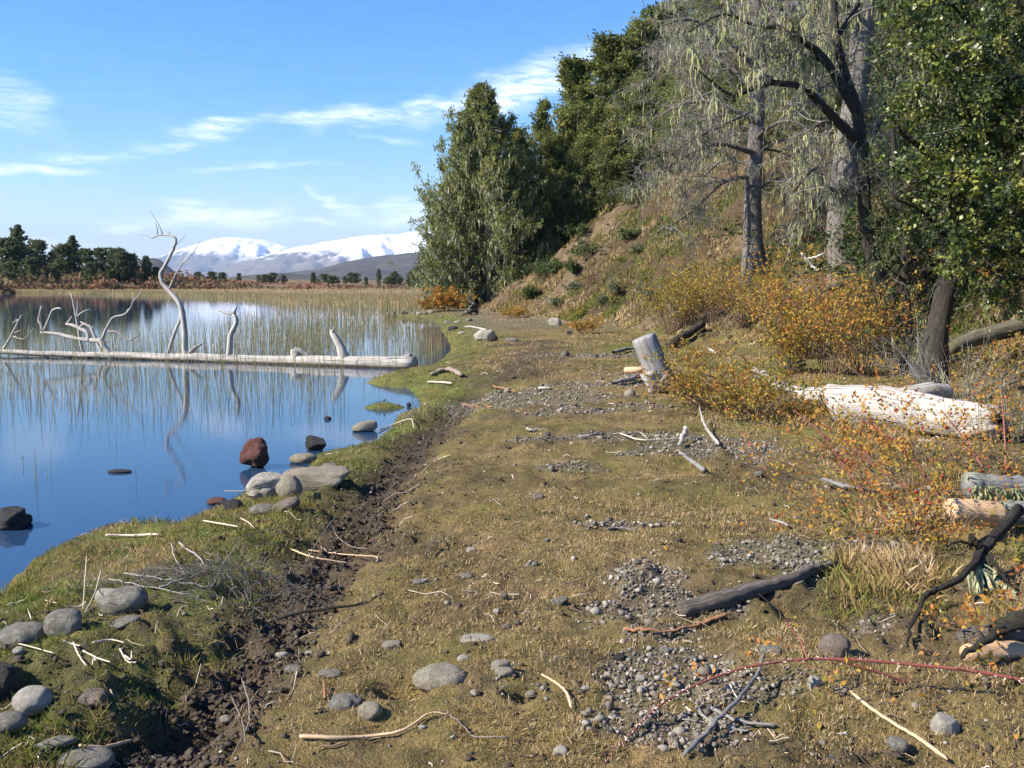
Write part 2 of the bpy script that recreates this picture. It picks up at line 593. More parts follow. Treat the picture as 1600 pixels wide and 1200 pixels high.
def stone_mesh(name, seed, base=ICO3, lump=.5, fine=.12, facets=0, power=1.0):
    V, F = base
    V = V.copy()
    rg = np.random.default_rng(seed)
    if power != 1.0:
        V = np.sign(V) * np.abs(V) ** power
    r = 1 + lump * n3(V, 1.1, seed) * 1.6 + fine * n3(V, 3.2, seed + 40) * 2 + fine * .4 * n3(V, 9, seed + 80) * 2
    V = V * r[:, None]
    for _ in range(facets):         # broken flat faces
        nn = unit(rg.normal(size=3)); d = rg.uniform(.55, .85)
        ex = np.maximum(V @ nn - d, 0)
        V -= ex[:, None] * nn * .9
    V /= np.abs(V).max(0)
    return mesh_np(name, V, F, True)


# ------------------------------------------------------------------ materials
def material(name):
    m = bpy.data.materials.new(name)
    m.use_nodes = True
    t = NT(m.node_tree)
    b = m.node_tree.nodes['Principled BSDF']
    b.inputs['Specular IOR Level'].default_value = .25
    return m, t, b


def obj_co(t):
    return t.n('ShaderNodeTexCoord').outputs['Object']


def pos_co(t):
    return t.n('ShaderNodeNewGeometry').outputs['Position']


def leaf_mat(name, stops, rough=.6, trans=.3, spec=.2):
    m, t, b = material(name)
    c = t.ramp(t.attr('tint'), stops)
    t.put(b.inputs['Base Color'], c)
    b.inputs['Roughness'].default_value = rough
    b.inputs['Specular IOR Level'].default_value = spec
    if trans:
        tr = t.n('ShaderNodeBsdfTranslucent')
        t.put(tr.inputs['Color'], c)
        mx = t.n('ShaderNodeMixShader')
        mx.inputs[0].default_value = trans
        t.put(mx.inputs[1], b.outputs[0]); t.put(mx.inputs[2], tr.outputs[0])
        t.put(m.node_tree.nodes['Material Output'].inputs['Surface'], mx.outputs[0])
    return m


def wood_mat(name, dark, light, grain=(6, 6, .7), scale=3.0, bump=.6, rough=.85, cracks=.5, crackcol=(.05, .04, .035), dist=.02, axis=2, blotch=None):
    m, t, b = material(name)
    co = t.n('ShaderNodeAttribute', attribute_name='grain').outputs['Vector']
    sc = list(grain)
    if max(sc) != sc[0]:
        sc = [sc[1], sc[2], sc[0]]
    v = t.mapping(co, sc)
    n1 = t.noise(v, scale, 6, .65, .4)
    n2 = t.noise(v, scale * 3.7, 5, .7, .2)
    f = t.math('ADD', t.math('MULTIPLY', n1, .6), t.math('MULTIPLY', n2, .4))
    col = t.ramp(f, [(.32, dark), (.66, light)])
    if blotch:
        col = t.mix(t.mapr(t.noise(co, 1.9, 6, .65), .5, .66, 0, .85), col, blotch)
    ck = t.mapr(t.noise(t.mapping(co, [q * 1.3 for q in sc]), scale * 1.7, 3, .6, .6), .30, .40, 1, 0)
    col = t.mix(t.math('MULTIPLY', ck, cracks), col, crackcol)
    t.put(b.inputs['Base Color'], col)
    b.inputs['Roughness'].default_value = rough
    t.put(b.inputs['Normal'], t.bump(t.math('SUBTRACT', f, t.math('MULTIPLY', ck, .8)), bump, dist))
    return m


def stone_mat(name, a, b_, speck=(.5, .5, .47), wet=0.0, rough=.8, lichen=0.0):
    m, t, b = material(name)
    co = obj_co(t)
    n1 = t.noise(co, 1.6, 6, .65)
    n2 = t.noise(co, 9, 5, .7)
    col = t.ramp(t.math('ADD', t.math('MULTIPLY', n1, .6), t.math('MULTIPLY', n2, .4)), [(.35, a), (.65, b_)])
    col = t.mix(t.mapr(t.noise(co, 3.1, 8, .75), .56, .70, 0, .55), col, speck)
    if lichen:
        col = t.mix(t.mapr(t.noise(co, 2.6, 6, .7), .55, .62, 0, lichen), col, (.42, .43, .33))
    t.put(b.inputs['Base Color'], col)
    b.inputs['Roughness'].default_value = rough
    t.put(b.inputs['Normal'], t.bump(t.math('ADD', t.noise(co, 4, 8, .72), t.math('MULTIPLY', t.noise(co, 24, 3), .5)), .7, .25))
    return m


M = {}
M['stone_grey'] = stone_mat('grey stone', (.13, .122, .104), (.31, .295, .25), lichen=.5)
M['stone_tan'] = stone_mat('tan stone', (.24, .205, .15), (.44, .395, .305), lichen=.35)
M['stone_pale'] = stone_mat('pale stone', (.32, .295, .245), (.58, .545, .47), (.7, .68, .62))
M['stone_dark'] = stone_mat('dark stone', (.022, .022, .022), (.07, .068, .064), (.16, .15, .14), rough=.55)
M['stone_red'] = stone_mat('red scoria', (.085, .034, .027), (.21, .095, .075), (.30, .2, .17))
M['stone_brown'] = stone_mat('brown stone', (.17, .13, .105), (.30, .245, .20))
M['drift'] = wood_mat('bleached driftwood', (.26, .24, .21), (.64, .61, .56), (5, 5, .22), 3, .9, .85, .85, (.12, .10, .085), blotch=(.27, .24, .205))
M['driftx'] = wood_mat('bleached driftwood along x', (.25, .23, .205), (.60, .575, .525), (6, 6, .16), 3, .8, .8, .85, (.10, .085, .07), .04, 0, blotch=(.36, .335, .30))
M['drift_grey'] = wood_mat('weathered grey wood', (.13, .125, .12), (.40, .39, .375), (7, 7, .2), 3, .8, .85, .9, (.05, .045, .04))
M['drift_brown'] = wood_mat('brown branch wood', (.12, .09, .07), (.34, .29, .24), (6, 6, .6), 3, .6)
M['tan_wood'] = wood_mat('peeled tan wood', (.36, .22, .12), (.68, .47, .28), (6, 6, .3), 2.5, .6, .75, .9, (.12, .07, .04), .02, 0)
M['tan_stick'] = wood_mat('tan stick wood', (.42, .27, .15), (.68, .50, .32), (5, 5, .5), 3, .4, .7, .3)
M['orange_bark'] = wood_mat('orange bark flake', (.22, .10, .05), (.46, .25, .13), (3, 9, 9), 3, .6, .8, .5)
M['bark'] = wood_mat('furrowed grey bark', (.075, .067, .058), (.25, .23, .205), (9, 9, 1.6), 2.4, 1.0, .92, .9, (.03, .026, .022), .05)
M['bark_pale'] = wood_mat('pale furrowed bark', (.09, .082, .07), (.27, .25, .22), (7, 7, 2.2), 2.6, 1.0, .92, .8, (.05, .045, .04), .06)
M['bark_dark'] = wood_mat('dark bark', (.022, .019, .016), (.075, .066, .056), (8, 8, 1.5), 2.6, 1.0, .92, .6, (.012, .01, .009), .04, blotch=(.085, .092, .055))
M['bark_log'] = wood_mat('ridged dark log bark', (.07, .057, .045), (.36, .315, .265), (9, 9, .6), 3, 1.0, .92, .9, (.02, .017, .015), .04, 0)
M['lichen_log'] = wood_mat('grey log bark with lichen', (.13, .125, .12), (.38, .37, .355), (6, 6, .8), 3, .9, .92, .6, (.05, .045, .04), .03, 0, blotch=(.34, .38, .27))
M['moss_ledge'] = wood_mat('dark mossy bank', (.05, .045, .03), (.17, .15, .105), (5, 5, .7), 2, .9, .95, .5, (.04, .035, .03), .03, 0, blotch=(.09, .105, .04))  # darkened to carry the shadow on the bank ledge
M['cut'] = wood_mat('sawn end', (.40, .30, .19), (.62, .50, .36), (5, 5, 5), 3, .4)
M['twig_grey'] = leaf_mat('grey twigs', [(0, (.07, .064, .06)), (1, (.29, .275, .26))], .9, 0)
M['twig_dark'] = leaf_mat('dark twigs', [(0, (.03, .027, .024)), (1, (.12, .11, .10))], .9, 0)
M['twig_red'] = leaf_mat('red canes', [(0, (.11, .045, .03)), (1, (.24, .065, .05))], .55, 0, .4)
M['twig_brown'] = leaf_mat('brown stems', [(0, (.08, .05, .035)), (1, (.25, .17, .11))], .8, 0)
M['lichen'] = leaf_mat('hanging beard lichen', [(0, (.18, .19, .09)), (.5, (.33, .345, .17)), (1, (.48, .495, .28))], .95, .25, .05)
M['cypress'] = leaf_mat('cypress sprays', [(0, (.06, .078, .026)), (.5, (.175, .20, .058)), (1, (.33, .33, .11))], .75, .45, .15)
M['cypress_hazed'] = leaf_mat('far evergreen sprays', [(0, (.055, .08, .042)), (.5, (.115, .145, .068)), (1, (.21, .23, .11))], .8, .4, .1)  # lighter, bluer tint puts some haze into the far crowns
M['broad'] = leaf_mat('glossy green leaves', [(0, (.022, .04, .009)), (.55, (.095, .13, .022)), (.9, (.26, .28, .05)), (1, (.32, .28, .06))], .42, .25, .5)
M['small_green'] = leaf_mat('small green leaves', [(0, (.03, .05, .014)), (.6, (.085, .12, .03)), (1, (.18, .2, .07))], .55, .3, .3)
M['sage'] = leaf_mat('sage green leaves', [(0, (.06, .075, .04)), (1, (.2, .23, .13))], .75, .2)
M['autumn'] = leaf_mat('autumn leaves', [(0, (.10, .12, .025)), (.35, (.27, .235, .04)), (.68, (.42, .26, .045)), (.9, (.44, .19, .04)), (1, (.38, .12, .035))], .6, .35, .2)
M['orange'] = leaf_mat('orange leaves', [(0, (.20, .15, .04)), (.5, (.40, .23, .045)), (1, (.42, .16, .04))], .6, .35, .2)
M['rust'] = leaf_mat('rust red scrub', [(0, (.115, .105, .05)), (.5, (.19, .115, .065)), (1, (.25, .11, .065))], .8, .2, .1)
M['reed'] = leaf_mat('reed stems', [(0, (.11, .135, .055)), (.5, (.33, .28, .14)), (1, (.62, .45, .23))], .6, .15, .25)
M['grass'] = leaf_mat('grass blades', [(0, (.08, .13, .02)), (.3, (.17, .195, .04)), (.6, (.265, .20, .078)), (.85, (.37, .245, .115)), (1, (.5, .4, .24))], .6, .3, .2)
M['hip'] = leaf_mat('red rose hips', [(0, (.22, .012, .01)), (1, (.34, .02, .015))], .25, 0, .5)
M['gravel'] = leaf_mat('grey gravel', [(0, (.06, .053, .044)), (.6, (.20, .18, .15)), (1, (.36, .33, .28))], .85, 0)
M['litter'] = leaf_mat('dead twigs and chips', [(0, (.06, .045, .035)), (.5, (.26, .19, .13)), (1, (.68, .6, .5))], .85, 0)
M['straw'] = leaf_mat('bleached straw', [(0, (.35, .29, .2)), (1, (.78, .70, .58))], .7, .1)


def build_ground_mat():
    m, t, b = material('lakeside ground')
    co = pos_co(t)
    n0 = t.noise(co, .55, 5, .6)
    n1 = t.noise(co, 3.5, 6, .65)
    n2 = t.noise(co, 22, 6, .7)
    n3_ = t.noise(co, 90, 3, .7)
    fine = t.math('ADD', t.math('MULTIPLY', n2, .55), t.math('MULTIPLY', n3_, .45))
    turf = t.ramp(t.math('ADD', t.math('MULTIPLY', n1, .55), t.math('MULTIPLY', n0, .45)), [(.32, (.095, .092, .03)), (.44, (.165, .138, .05)), (.55, (.235, .175, .075)), (.66, (.30, .195, .10))])
    green = t.ramp(n1, [(.35, (.085, .115, .025)), (.62, (.17, .185, .048))])
    col = t.mix(t.attr('green'), turf, green)
    soil = t.math('MULTIPLY', t.mapr(t.noise(co, 2.3, 6, .7), .48, .62), t.mapr(n2, .40, .55))
    col = t.mix(t.math('MULTIPLY', soil, .85), col, t.ramp(n3_, [(.3, (.04, .029, .018)), (.7, (.10, .075, .048))]))
    mudc = t.ramp(n2, [(.3, (.036, .028, .02)), (.6, (.095, .074, .054)), (.8, (.155, .122, .09))])
    col = t.mix(t.math('MULTIPLY', t.attr('mud'), t.mapr(n2, .25, .5, .65, 1.0)), col, mudc)
    grav = t.ramp(t.voro(co, 55, out='Color'), [(.1, (.07, .06, .046)), (.6, (.175, .15, .115)), (1, (.33, .30, .25))])
    col = t.mix(t.attr('gravel'), col, grav)
    earth = t.ramp(t.math('ADD', t.math('MULTIPLY', n1, .6), t.math('MULTIPLY', t.noise(co, 1.1, 5), .4)),
                   [(.3, (.03, .023, .014)), (.45, (.065, .048, .028)), (.56, (.095, .068, .039)), (.68, (.13, .09, .05))])
    earth = t.mix(t.attr('sand'), earth, t.ramp(n1, [(.3, (.09, .066, .042)), (.7, (.215, .158, .098))]))
    earth = t.mix(t.math('MULTIPLY', t.mapr(t.noise(co, .8, 5, .65), .56, .66), .75), earth, (.05, .062, .022))
    col = t.mix(t.attr('hill'), col, earth)
    far = t.ramp(t.noise(co, .12, 5, .65), [(.35, (.12, .095, .05)), (.5, (.19, .125, .07)), (.65, (.22, .18, .10))])
    col = t.mix(t.attr('far'), col, far)
    bedc = t.ramp(t.noise(co, 1.2, 5), [(.35, (.03, .036, .034)), (.65, (.085, .085, .07))])
    col = t.mix(t.attr('bed'), col, bedc)
    col = t.mix(t.mapr(fine, .38, .52, .55, 0), col, (.03, .024, .016))
    t.put(b.inputs['Base Color'], col)
    b.inputs['Roughness'].default_value = .95
    b.inputs['Specular IOR Level'].default_value = .1
    t.put(b.inputs['Normal'], t.bump(t.math('ADD', fine, t.math('MULTIPLY', n1, .8)), .9, .05))
    return m


M['ground'] = build_ground_mat()

# ------------------------------------------------------------------ ground, lake bed and lake
rows = np.concatenate([np.linspace(-14, 1.9, 22), np.geomspace(2.0, 70, 430), np.geomspace(71, 420, 70)])
tt_ = np.linspace(-1, 1, 520)
GX = tt_[None, :] * (np.maximum(rows, 0) * .86 + 4.2)[:, None]
# the near rows keep their columns where the camera looks; sides spread out
GX = GX * (1 + .9 * np.abs(tt_[None, :]) ** 6)
GY = np.repeat(rows[:, None], len(tt_), 1)
fx, fy = GX.ravel(), GY.ravel()
Hh = height(fx, fy)
s_, tr_, mud_, gr_, hd_ = masks(fx, fy)
ub_ = fx / np.maximum(fy, 1)
far_ = ((s_ < -.03) & (fy > 100)).astype(float)
near_left = sstep(.9, .2, tr_) * 0
side = np.array([np.interp(y, [p[1] for p in TRENCH], [p[0] for p in TRENCH]) for y in rows])
left_of = sstep(.1, -.5, GX - side[:, None]).ravel() * (fy < 16)
sh_band = sstep(2.2, .2, s_) * (fy >= 11)
green_ = np.clip(np.maximum(left_of * .95, sh_band * .85) + .9 * sstep(.54, .66, fbm(fx, fy, .8, 4, 51)) * sstep(.5, 3, fx) * .8, 0, 1) * (.45 + .55 * sstep(.35, .5, fbm(fx, fy, 1.4, 3, 52)))
hillm = sstep(.0, .9, hd_ + (fbm(fx, fy, 1.2, 3, 53) - .5) * .8)
sand_ = sstep(.58, .74, fbm(fx, fy, .35, 4, 54) + .10 * sstep(34, 42, fy) * sstep(4, 1, hd_)) * hillm
beach = sstep(27, 32, fy) * sstep(52, 48, fy) * (s_ > 0) * sstep(1.5, -.3, hd_) * sstep(.3, 1.4, s_)
idx = np.arange(len(fx)).reshape(GX.shape)
Fg = np.stack([idx[:-1, :-1], idx[:-1, 1:], idx[1:, 1:], idx[1:, :-1]], -1).reshape(-1, 4)
gm = mesh_np('ground', np.stack([fx, fy, Hh], 1), Fg, True, {
    'mud': mud_ * (1 - hillm), 'gravel': np.maximum(gr_ * .55, beach * .75) * (1 - hillm), 'green': green_, 'hill': hillm, 'sand': sand_, 'far': far_, 'bed': (Hh < -.01).astype(float)})
tag(put('ground', gm, M['ground']), kind='structure')


def build_water():
    m, t, b = material('still lake water')
    m.node_tree.nodes.remove(b)
    co = pos_co(t)
    h = t.math('ADD', t.math('MULTIPLY', t.noise(t.mapping(co, (1.6, 5, 1)), 1.6, 4, .6), 1.0), t.math('MULTIPLY', t.noise(t.mapping(co, (.4, 1.0, 1)), .8, 2), .8))
    nrm = t.bump(h, .018, .05)
    fr = t.n('ShaderNodeFresnel')
    fr.inputs['IOR'].default_value = 1.34
    t.put(fr.inputs['Normal'], nrm)
    gl = t.n('ShaderNodeBsdfGlossy')
    gl.inputs['Roughness'].default_value = 0.004
    gl.inputs['Color'].default_value = (1, 1, 1, 1)
    t.put(gl.inputs['Normal'], nrm)
    tr = t.n('ShaderNodeBsdfTransparent')
    tr.inputs['Color'].default_value = (.55, .70, .74, 1)
    df = t.n('ShaderNodeBsdfDiffuse')
    df.inputs['Color'].default_value = (.03, .075, .16, 1)
    mb = t.n('ShaderNodeMixShader')
    mb.inputs[0].default_value = .6
    t.put(mb.inputs[1], tr.outputs[0]); t.put(mb.inputs[2], df.outputs[0])
    mx = t.n('ShaderNodeMixShader')
    t.put(mx.inputs[0], t.math('MULTIPLY', fr.outputs[0], 1.0, clamp=True))
    t.put(mx.inputs[1], mb.outputs[0]); t.put(mx.inputs[2], gl.outputs[0])
    t.put(m.node_tree.nodes['Material Output'].inputs['Surface'], mx.outputs[0])
    return m


M['water'] = build_water()
wv = [(-420, -16, 0), (220, -16, 0), (220, 260, 0), (-420, 260, 0)]
tag(put('lake_water', mesh_np('lake_water', wv, [[0, 1, 2, 3]]), M['water']), kind='structure')

# ------------------------------------------------------------------ far plain, hills and snowy mountains
def far_mat(name, snow):
    m, t, b = material(name)
    co = pos_co(t)
    geo = t.n('ShaderNodeNewGeometry')
    n1 = t.noise(co, .0012 if snow else .006, 7, .65)
    n2 = t.noise(co, .006 if snow else .03, 6, .7)
    if snow:
        rock = t.ramp(n1, [(.35, (.10, .085, .075)), (.65, (.19, .155, .125))])
        sn = t.math('ADD', t.math('ADD', t.attr('alt'), t.math('MULTIPLY', t.math('SUBTRACT', n1, .5), .55)), t.math('MULTIPLY', t.math('SUBTRACT', n2, .5), .5))
        col = t.mix(t.mapr(sn, .34, .52, 0, 1, True), rock, (.86, .87, .9))
        bare = t.math('MULTIPLY', t.mapr(n2, .60, .68), t.mapr(sn, .95, .55))
        col = t.mix(t.math('MULTIPLY', bare, .6), col, (.2, .18, .17))
    else:
        col = t.ramp(t.math('ADD', t.math('MULTIPLY', n1, .5), t.math('MULTIPLY', n2, .5)), [(.36, (.02, .022, .016)), (.47, (.05, .043, .032)), (.58, (.085, .066, .047)), (.68, (.18, .145, .1))])
    t.put(b.inputs['Base Color'], col)
    b.inputs['Roughness'].default_value = .95
    b.inputs['Specular IOR Level'].default_value = .05
    return m


M['snow_rock'] = far_mat('snow and rock', True)
M['heath'] = far_mat('brown heath', False)


def ridge(name, prof, y0, half, seed, mat, nu=420, nv=60, rough=.3, u0=-1.25, u1=1.15, freq=1.0, crest=.05):
    u = np.linspace(u0, u1, nu)
    px = 800 + u * FPX
    hp = np.interp(px, [a for a, _ in prof], [435 - b for _, b in prof]) / FPX * y0 + CAMZ
    v = np.linspace(-1, 1, nv)
    U, Vv = np.meshgrid(u, v)
    Y = y0 + Vv * half
    X = U * Y
    bell = np.cos(np.clip(Vv, -1, 1) * PI / 2) ** 1.15
    sx, sy = X / half * freq, Y / half * freq
    rid = 1 - np.abs(2 * fbm(sx * 2.4 + 40 + Vv * .9, sy * .7 + Vv * .6, 1.5, 6, seed, .55) - 1)
    rid2 = fbm(sx, sy, 3.1, 5, seed + 9)
    amp = np.clip(1 - bell ** 2.5, 0, 1) * rough * 1.7 + crest
    H = hp[None] * (bell - amp * (.95 - rid) * bell * 1.3 - amp * .6 * (rid2 - .5))
    H = np.where(np.abs(Vv) > .985, -30, H)
    V = np.stack([X.ravel(), Y.ravel(), H.ravel()], 1)
    ii = np.arange(nu * nv).reshape(nv, nu)
    F = np.stack([ii[:-1, :-1], ii[:-1, 1:], ii[1:, 1:], ii[1:, :-1]], -1).reshape(-1, 4)
    top = 78.0 / FPX * y0
    o = put(name, mesh_np(name, V, F, True, {'alt': (H / top).ravel()}), mat)
    return tag(o, kind='structure')


pl = []
for yy in (300, 700, 1500, 3500, 7000, 12800):
    for uu in np.linspace(-1.4, 1.4, 9):
        pl.append((uu * yy, yy, -.4 if yy < 400 else -1.0))
ii = np.arange(54).reshape(6, 9)
tag(put('plain', mesh_np('plain', pl, np.stack([ii[:-1, :-1], ii[:-1, 1:], ii[1:, 1:], ii[1:, :-1]], -1).reshape(-1, 4)), M['heath']), kind='structure')
ridge('snowy_mountain', [(-1200, 420), (-200, 428), (100, 424), (200, 414), (245, 404), (300, 386), (330, 376), (355, 372), (390, 373), (420, 377), (455, 388), (500, 402), (560, 415), (700, 425), (2600, 430)], 12500, 2300, 3, M['snow_rock'], 900, 110, .42, freq=2.6)
ridge('snowy_mountain', [(-1200, 437), (250, 436), (330, 424), (400, 404), (440, 394), (470, 386), (520, 378), (560, 371), (590, 368), (622, 368), (650, 362), (750, 354), (900, 348), (1200, 352), (1600, 372), (2600, 390)], 9600, 2000, 15, M['snow_rock'], 900, 110, .42, freq=2.6)
ridge('brown_hill', [(-1200, 436), (150, 434), (300, 437), (370, 436), (430, 429), (500, 420), (560, 406), (600, 400), (660, 394), (760, 388), (900, 384), (1300, 392), (2600, 410)], 3600, 1100, 25, M['heath'], 420, 60, .2, freq=2.5)
ridge('foothill', [(-1200, 425), (0, 418), (190, 420), (225, 405), (250, 403), (268, 416), (288, 437), (330, 437), (380, 431), (440, 426), (480, 430), (560, 437), (2600, 438)], 2200, 420, 33, M['heath'], 420, 40, .25, freq=2.0)

# ------------------------------------------------------------------ trees
def lichen_strips(geo, Pn, n, L=(.15, .5), w=.03, tj=.25, seg=2):
    """beards of lichen hanging from random places on the polylines: narrow ragged ribbons"""
    i = RNG.integers(0, len(Pn), n)
    k = Pn.shape[1]
    f = RNG.random(n) * (k - 1); j = np.minimum(f.astype(int), k - 2); g = (f - j)[:, None]
    p = Pn[i, j] * (1 - g) + Pn[i, j + 1] * g
    ln = RNG.uniform(L[0], L[1], n) * RNG.uniform(.4, 1, n)
    a = RNG.random(n) * 2 * PI
    s = np.stack([np.cos(a), np.sin(a), 0 * a], 1) * (w * RNG.uniform(.5, 1.3, n))[:, None]
    sway = RNG.normal(size=(n, 3)) * (ln * .18)[:, None]
    mid = p - np.array([0, 0, 1]) * (ln * .5)[:, None] + sway
    end = p - np.array([0, 0, 1]) * ln[:, None] + sway * .6
    V = np.stack([p - s * .6, p + s * .6, mid + s, mid - s, mid - s, mid + s, end + s * .2, end - s * .2], 1)
    F = np.arange(n * 8).reshape(n * 2, 4)
    t = np.clip(.5 + (RNG.random(n) - .5) * 2 * tj + .15, 0, 1)
    geo.add(V.reshape(-1, 3), F, np.repeat(t, 8))


def conifer_meshes(seed, H=10.0, R=2.8, low=.08, nl=110, spray=.23, dens=1.0, lichen=0, shape=.8, gap=.12, spire=0.0, lean=0.0):
    """trunk, limbs, foliage and lichen meshes of a broad Patagonian cypress, base at the origin"""
    global RNG
    keep, RNG = RNG, np.random.default_rng(seed)
    tr = Geo()
    n = 9
    pts = np.stack([np.cumsum(RNG.normal(size=n) * .05) + lean * np.linspace(0, 1, n) ** 2, np.cumsum(RNG.normal(size=n) * .05), np.linspace(-.4, H, n)], 1)
    c = spline(pts, 20)
    r = np.interp(np.linspace(0, 1, 20), [0, .05, .6, 1], [.034 * H, .026 * H, .012 * H, .002 * H])
    tubes(tr, c[None], r[None], 9, .5, .15)
    f = low + (1 - low) * RNG.random(nl) ** .85
    f = np.sort(f)
    j = f * 19; ji = np.minimum(j.astype(int), 18); g = (j - ji)[:, None]
    p0 = c[ji] * (1 - g) + c[ji + 1] * g
    a = np.arange(nl) * 2.4 + RNG.normal(size=nl) * .5
    lump = 1 + .35 * np.sin(a * 2 + seed) * RNG.random() + RNG.normal(size=nl) * gap
    prof = np.where(f < low + .12, .65 + .35 * (f - low) / .12, 1.0) * (1 - f) ** shape
    ln = np.maximum(R * prof * lump, .16 + .03 * H * spire * 0)
    if spire:
        ln = np.where(f > 1 - spire, np.maximum(.05 * H * RNG.random(nl), .1), ln)
    rise = RNG.uniform(-.05, .4, nl) + .5 * f
    k = 7
    tt = np.linspace(0, 1, k)
    d = np.stack([np.cos(a), np.sin(a), rise], 1)
    L1 = p0[:, None, :] + d[:, None, :] * (ln[:, None] * tt[None])[..., None]
    L1[:, :, 2] += (-.18 * ln)[:, None] * np.sin(tt * PI)[None] + (.16 * ln)[:, None] * tt[None] ** 3
    L1 += RNG.normal(size=L1.shape) * (.035 * ln)[:, None, None] * tt[None, :, None]
    R1 = (.006 * H * (1 - f * .8))[:, None] * np.linspace(1, .2, k)[None] + .004
    br = Geo()
    tubes(br, L1, R1, 4, RNG.random(nl) * .6, 0, False)
    L2, R2 = sprout(L1, R1, 7, (.35, 1.05), (30, 70), .30, 1.0, 4, .2, .10, .5)
    L2[:] = L2[:, :1] + (L2 - L2[:, :1]) * np.clip(np.repeat(ln, 7) / (R * .75), .28, 1.1)[:, None, None]
    tubes(br, L2, R2, 3, RNG.random(len(L2)), 0, False)
    fo = Geo()
    tint_l = np.repeat(np.clip(.5 + RNG.normal(size=nl) * .2, .1, .95), 7)
    m = int(13 * dens)
    ii = np.repeat(np.arange(len(L2)), m)
    s = .25 + .75 * RNG.random(len(ii)); q = s * 3; qi = np.minimum(q.astype(int), 2); qg = (q - qi)[:, None]
    C = L2[ii, qi] * (1 - qg) + L2[ii, qi + 1] * qg + RNG.normal(size=(len(ii), 3)) * .08
    dv = unit(L2[ii, -1] - L2[ii, 0]) * .6 + np.array([0, 0, .55])
    cards(fo, C, spray, 2.4, dv, .5, tint_l[ii], .22)
    # tips of the limbs
    C = L1[:, -1][np.repeat(np.arange(nl), m)] + RNG.normal(size=(nl * m, 3)) * .12
    cards(fo, C, spray, 2.0, np.repeat(unit(d), m, 0) + np.array([0, 0, .5]), .6, np.repeat(tint_l[::7], m), .2)
    ic = RNG.integers(12, 19, 30)
    cards(fo, c[ic] + RNG.normal(size=(30, 3)) * .09, spray, 2.2, (0, 0, 1), .6, .6, .2)
    out = {'trunk': tr.mesh('trunk', True), 'limbs': br.mesh('limbs'), 'crown': fo.mesh('crown')}
    if lichen:
        li = Geo()
        lichen_strips(li, L2, int(lichen * .7), (.10, .42), .022)
        lichen_strips(li, L1, int(lichen * .3), (.15, .6), .022)
        out['lichen'] = li.mesh('lichen')
    RNG = keep
    return out


def tree_from(meshes, mats, name, loc, label, cat, group, scale=(1, 1, 1), rz=0.0):
    e = empty(name, loc, label, cat, group, rz)
    e.scale = scale
    for k, me in meshes.items():
        o = put(k, me, mats[k], e)
        if k != 'trunk':
            o['kind'] = 'stuff'
    return e


M['lichen_grey'] = leaf_mat('grey beard lichen', [(0, (.20, .215, .13)), (.5, (.36, .38, .23)), (1, (.52, .54, .36))], .95, .3, .05)
CM = {'trunk': M['bark_dark'], 'limbs': M['twig_grey'], 'crown': M['cypress'], 'lichen': M['lichen_grey']}
CMF = {'trunk': M['bark_dark'], 'limbs': M['twig_dark'], 'crown': M['cypress_hazed'], 'lichen': M['lichen']}
big_cypress = conifer_meshes(101, 10, 4.0, .04, 300, .125, 2.7, 26000, .80, .15)
cyp_a = conifer_meshes(102, 10, 2.9, .10, 160, .125, 2.7, 900, 1.0, .22)
cyp_b = conifer_meshes(103, 10, 2.5, .12, 150, .125, 2.6, 500, .95, .22, .10)
cyp_c = conifer_meshes(104, 10, 3.3, .08, 180, .125, 2.6, 2200, .85, .22)
cyp_s = conifer_meshes(105, 10, 1.25, .10, 90, .125, 2.4, 200, .55, .3, .18)
round_t = conifer_meshes(106, 6, 2.6, .10, 80, .42, .9, 0, .42, .2)
round_u = conifer_meshes(107, 6, 2.2, .05, 70, .42, .9, 0, .5, .25)
far_spire = conifer_meshes(108, 9, 1.7, .15, 80, .42, .8, 0, .6, .25)

# conifers on the spur and up the wooded slope: trunk px, distance, top py, mesh, width factor, label
SPUR = [
    (757, 50.5, 138, big_cypress, 1.0, 'broad lichen-draped cypress at the tip of the spur, branches sweeping down to the lake'),
    (722, 51.5, 262, big_cypress, .92, 'low lichen-covered cypress leaning out over the orange bush at the water'),
    (806, 53, 205, cyp_c, .9, 'dark full cypress close behind the broad lichen-draped one'),
    (842, 54.5, 158, cyp_s, 1.0, 'slender open-topped cypress spire standing alone against the cloud'),
    (872, 56, 215, cyp_a, 1.1, 'dark cypress in the notch between the open spire and the wooded slope'),
    (905, 57, 100, cyp_b, 1.5, 'tall thin-topped cypress at the left edge of the wooded slope'),
    (937, 55, 158, cyp_c, 1.25, 'yellow-green bushy cypress above the sandy crest of the bank'),
    (962, 58, 64, cyp_b, 1.6, 'tall cypress with a bare-stemmed top on the skyline of the slope'),
    (988, 54, 120, cyp_c, 1.3, 'rounded cypress whose skirt touches the brown bank near the dead twigs'),
    (1003, 59, 42, cyp_a, 1.5, 'pointed cypress on the skyline next to the tall bare-stemmed top'),
    (918, 53, 215, cyp_c, 1.3, 'low bushy cypress standing in front of the tall thin-topped one'), (955, 52, 215, cyp_c, 1.3, 'grey-green bushy cypress just above the bare crest of the bank'), (1040, 53, 120, cyp_c, 1.3, 'bushy cypress half covered by the outermost grey twigs'),
    (1026, 60, 18, cyp_b, 1.6, 'highest cypress visible on the skyline left of the grey twigs'),
]
for px, yd, top, me, wf, lab in SPUR:
    b0 = D(px, 440, yd)
    z0 = hz(b0[0], yd)
    Ht = D(px, top, yd)[2] - z0
    s = Ht / 10
    tree_from(me, CM, 'cypress_tree', (b0[0], yd, z0 - .1), lab, 'conifer', 'cypresses on the spur and slope', (s * wf, s * wf, s), RNG.random() * 6)
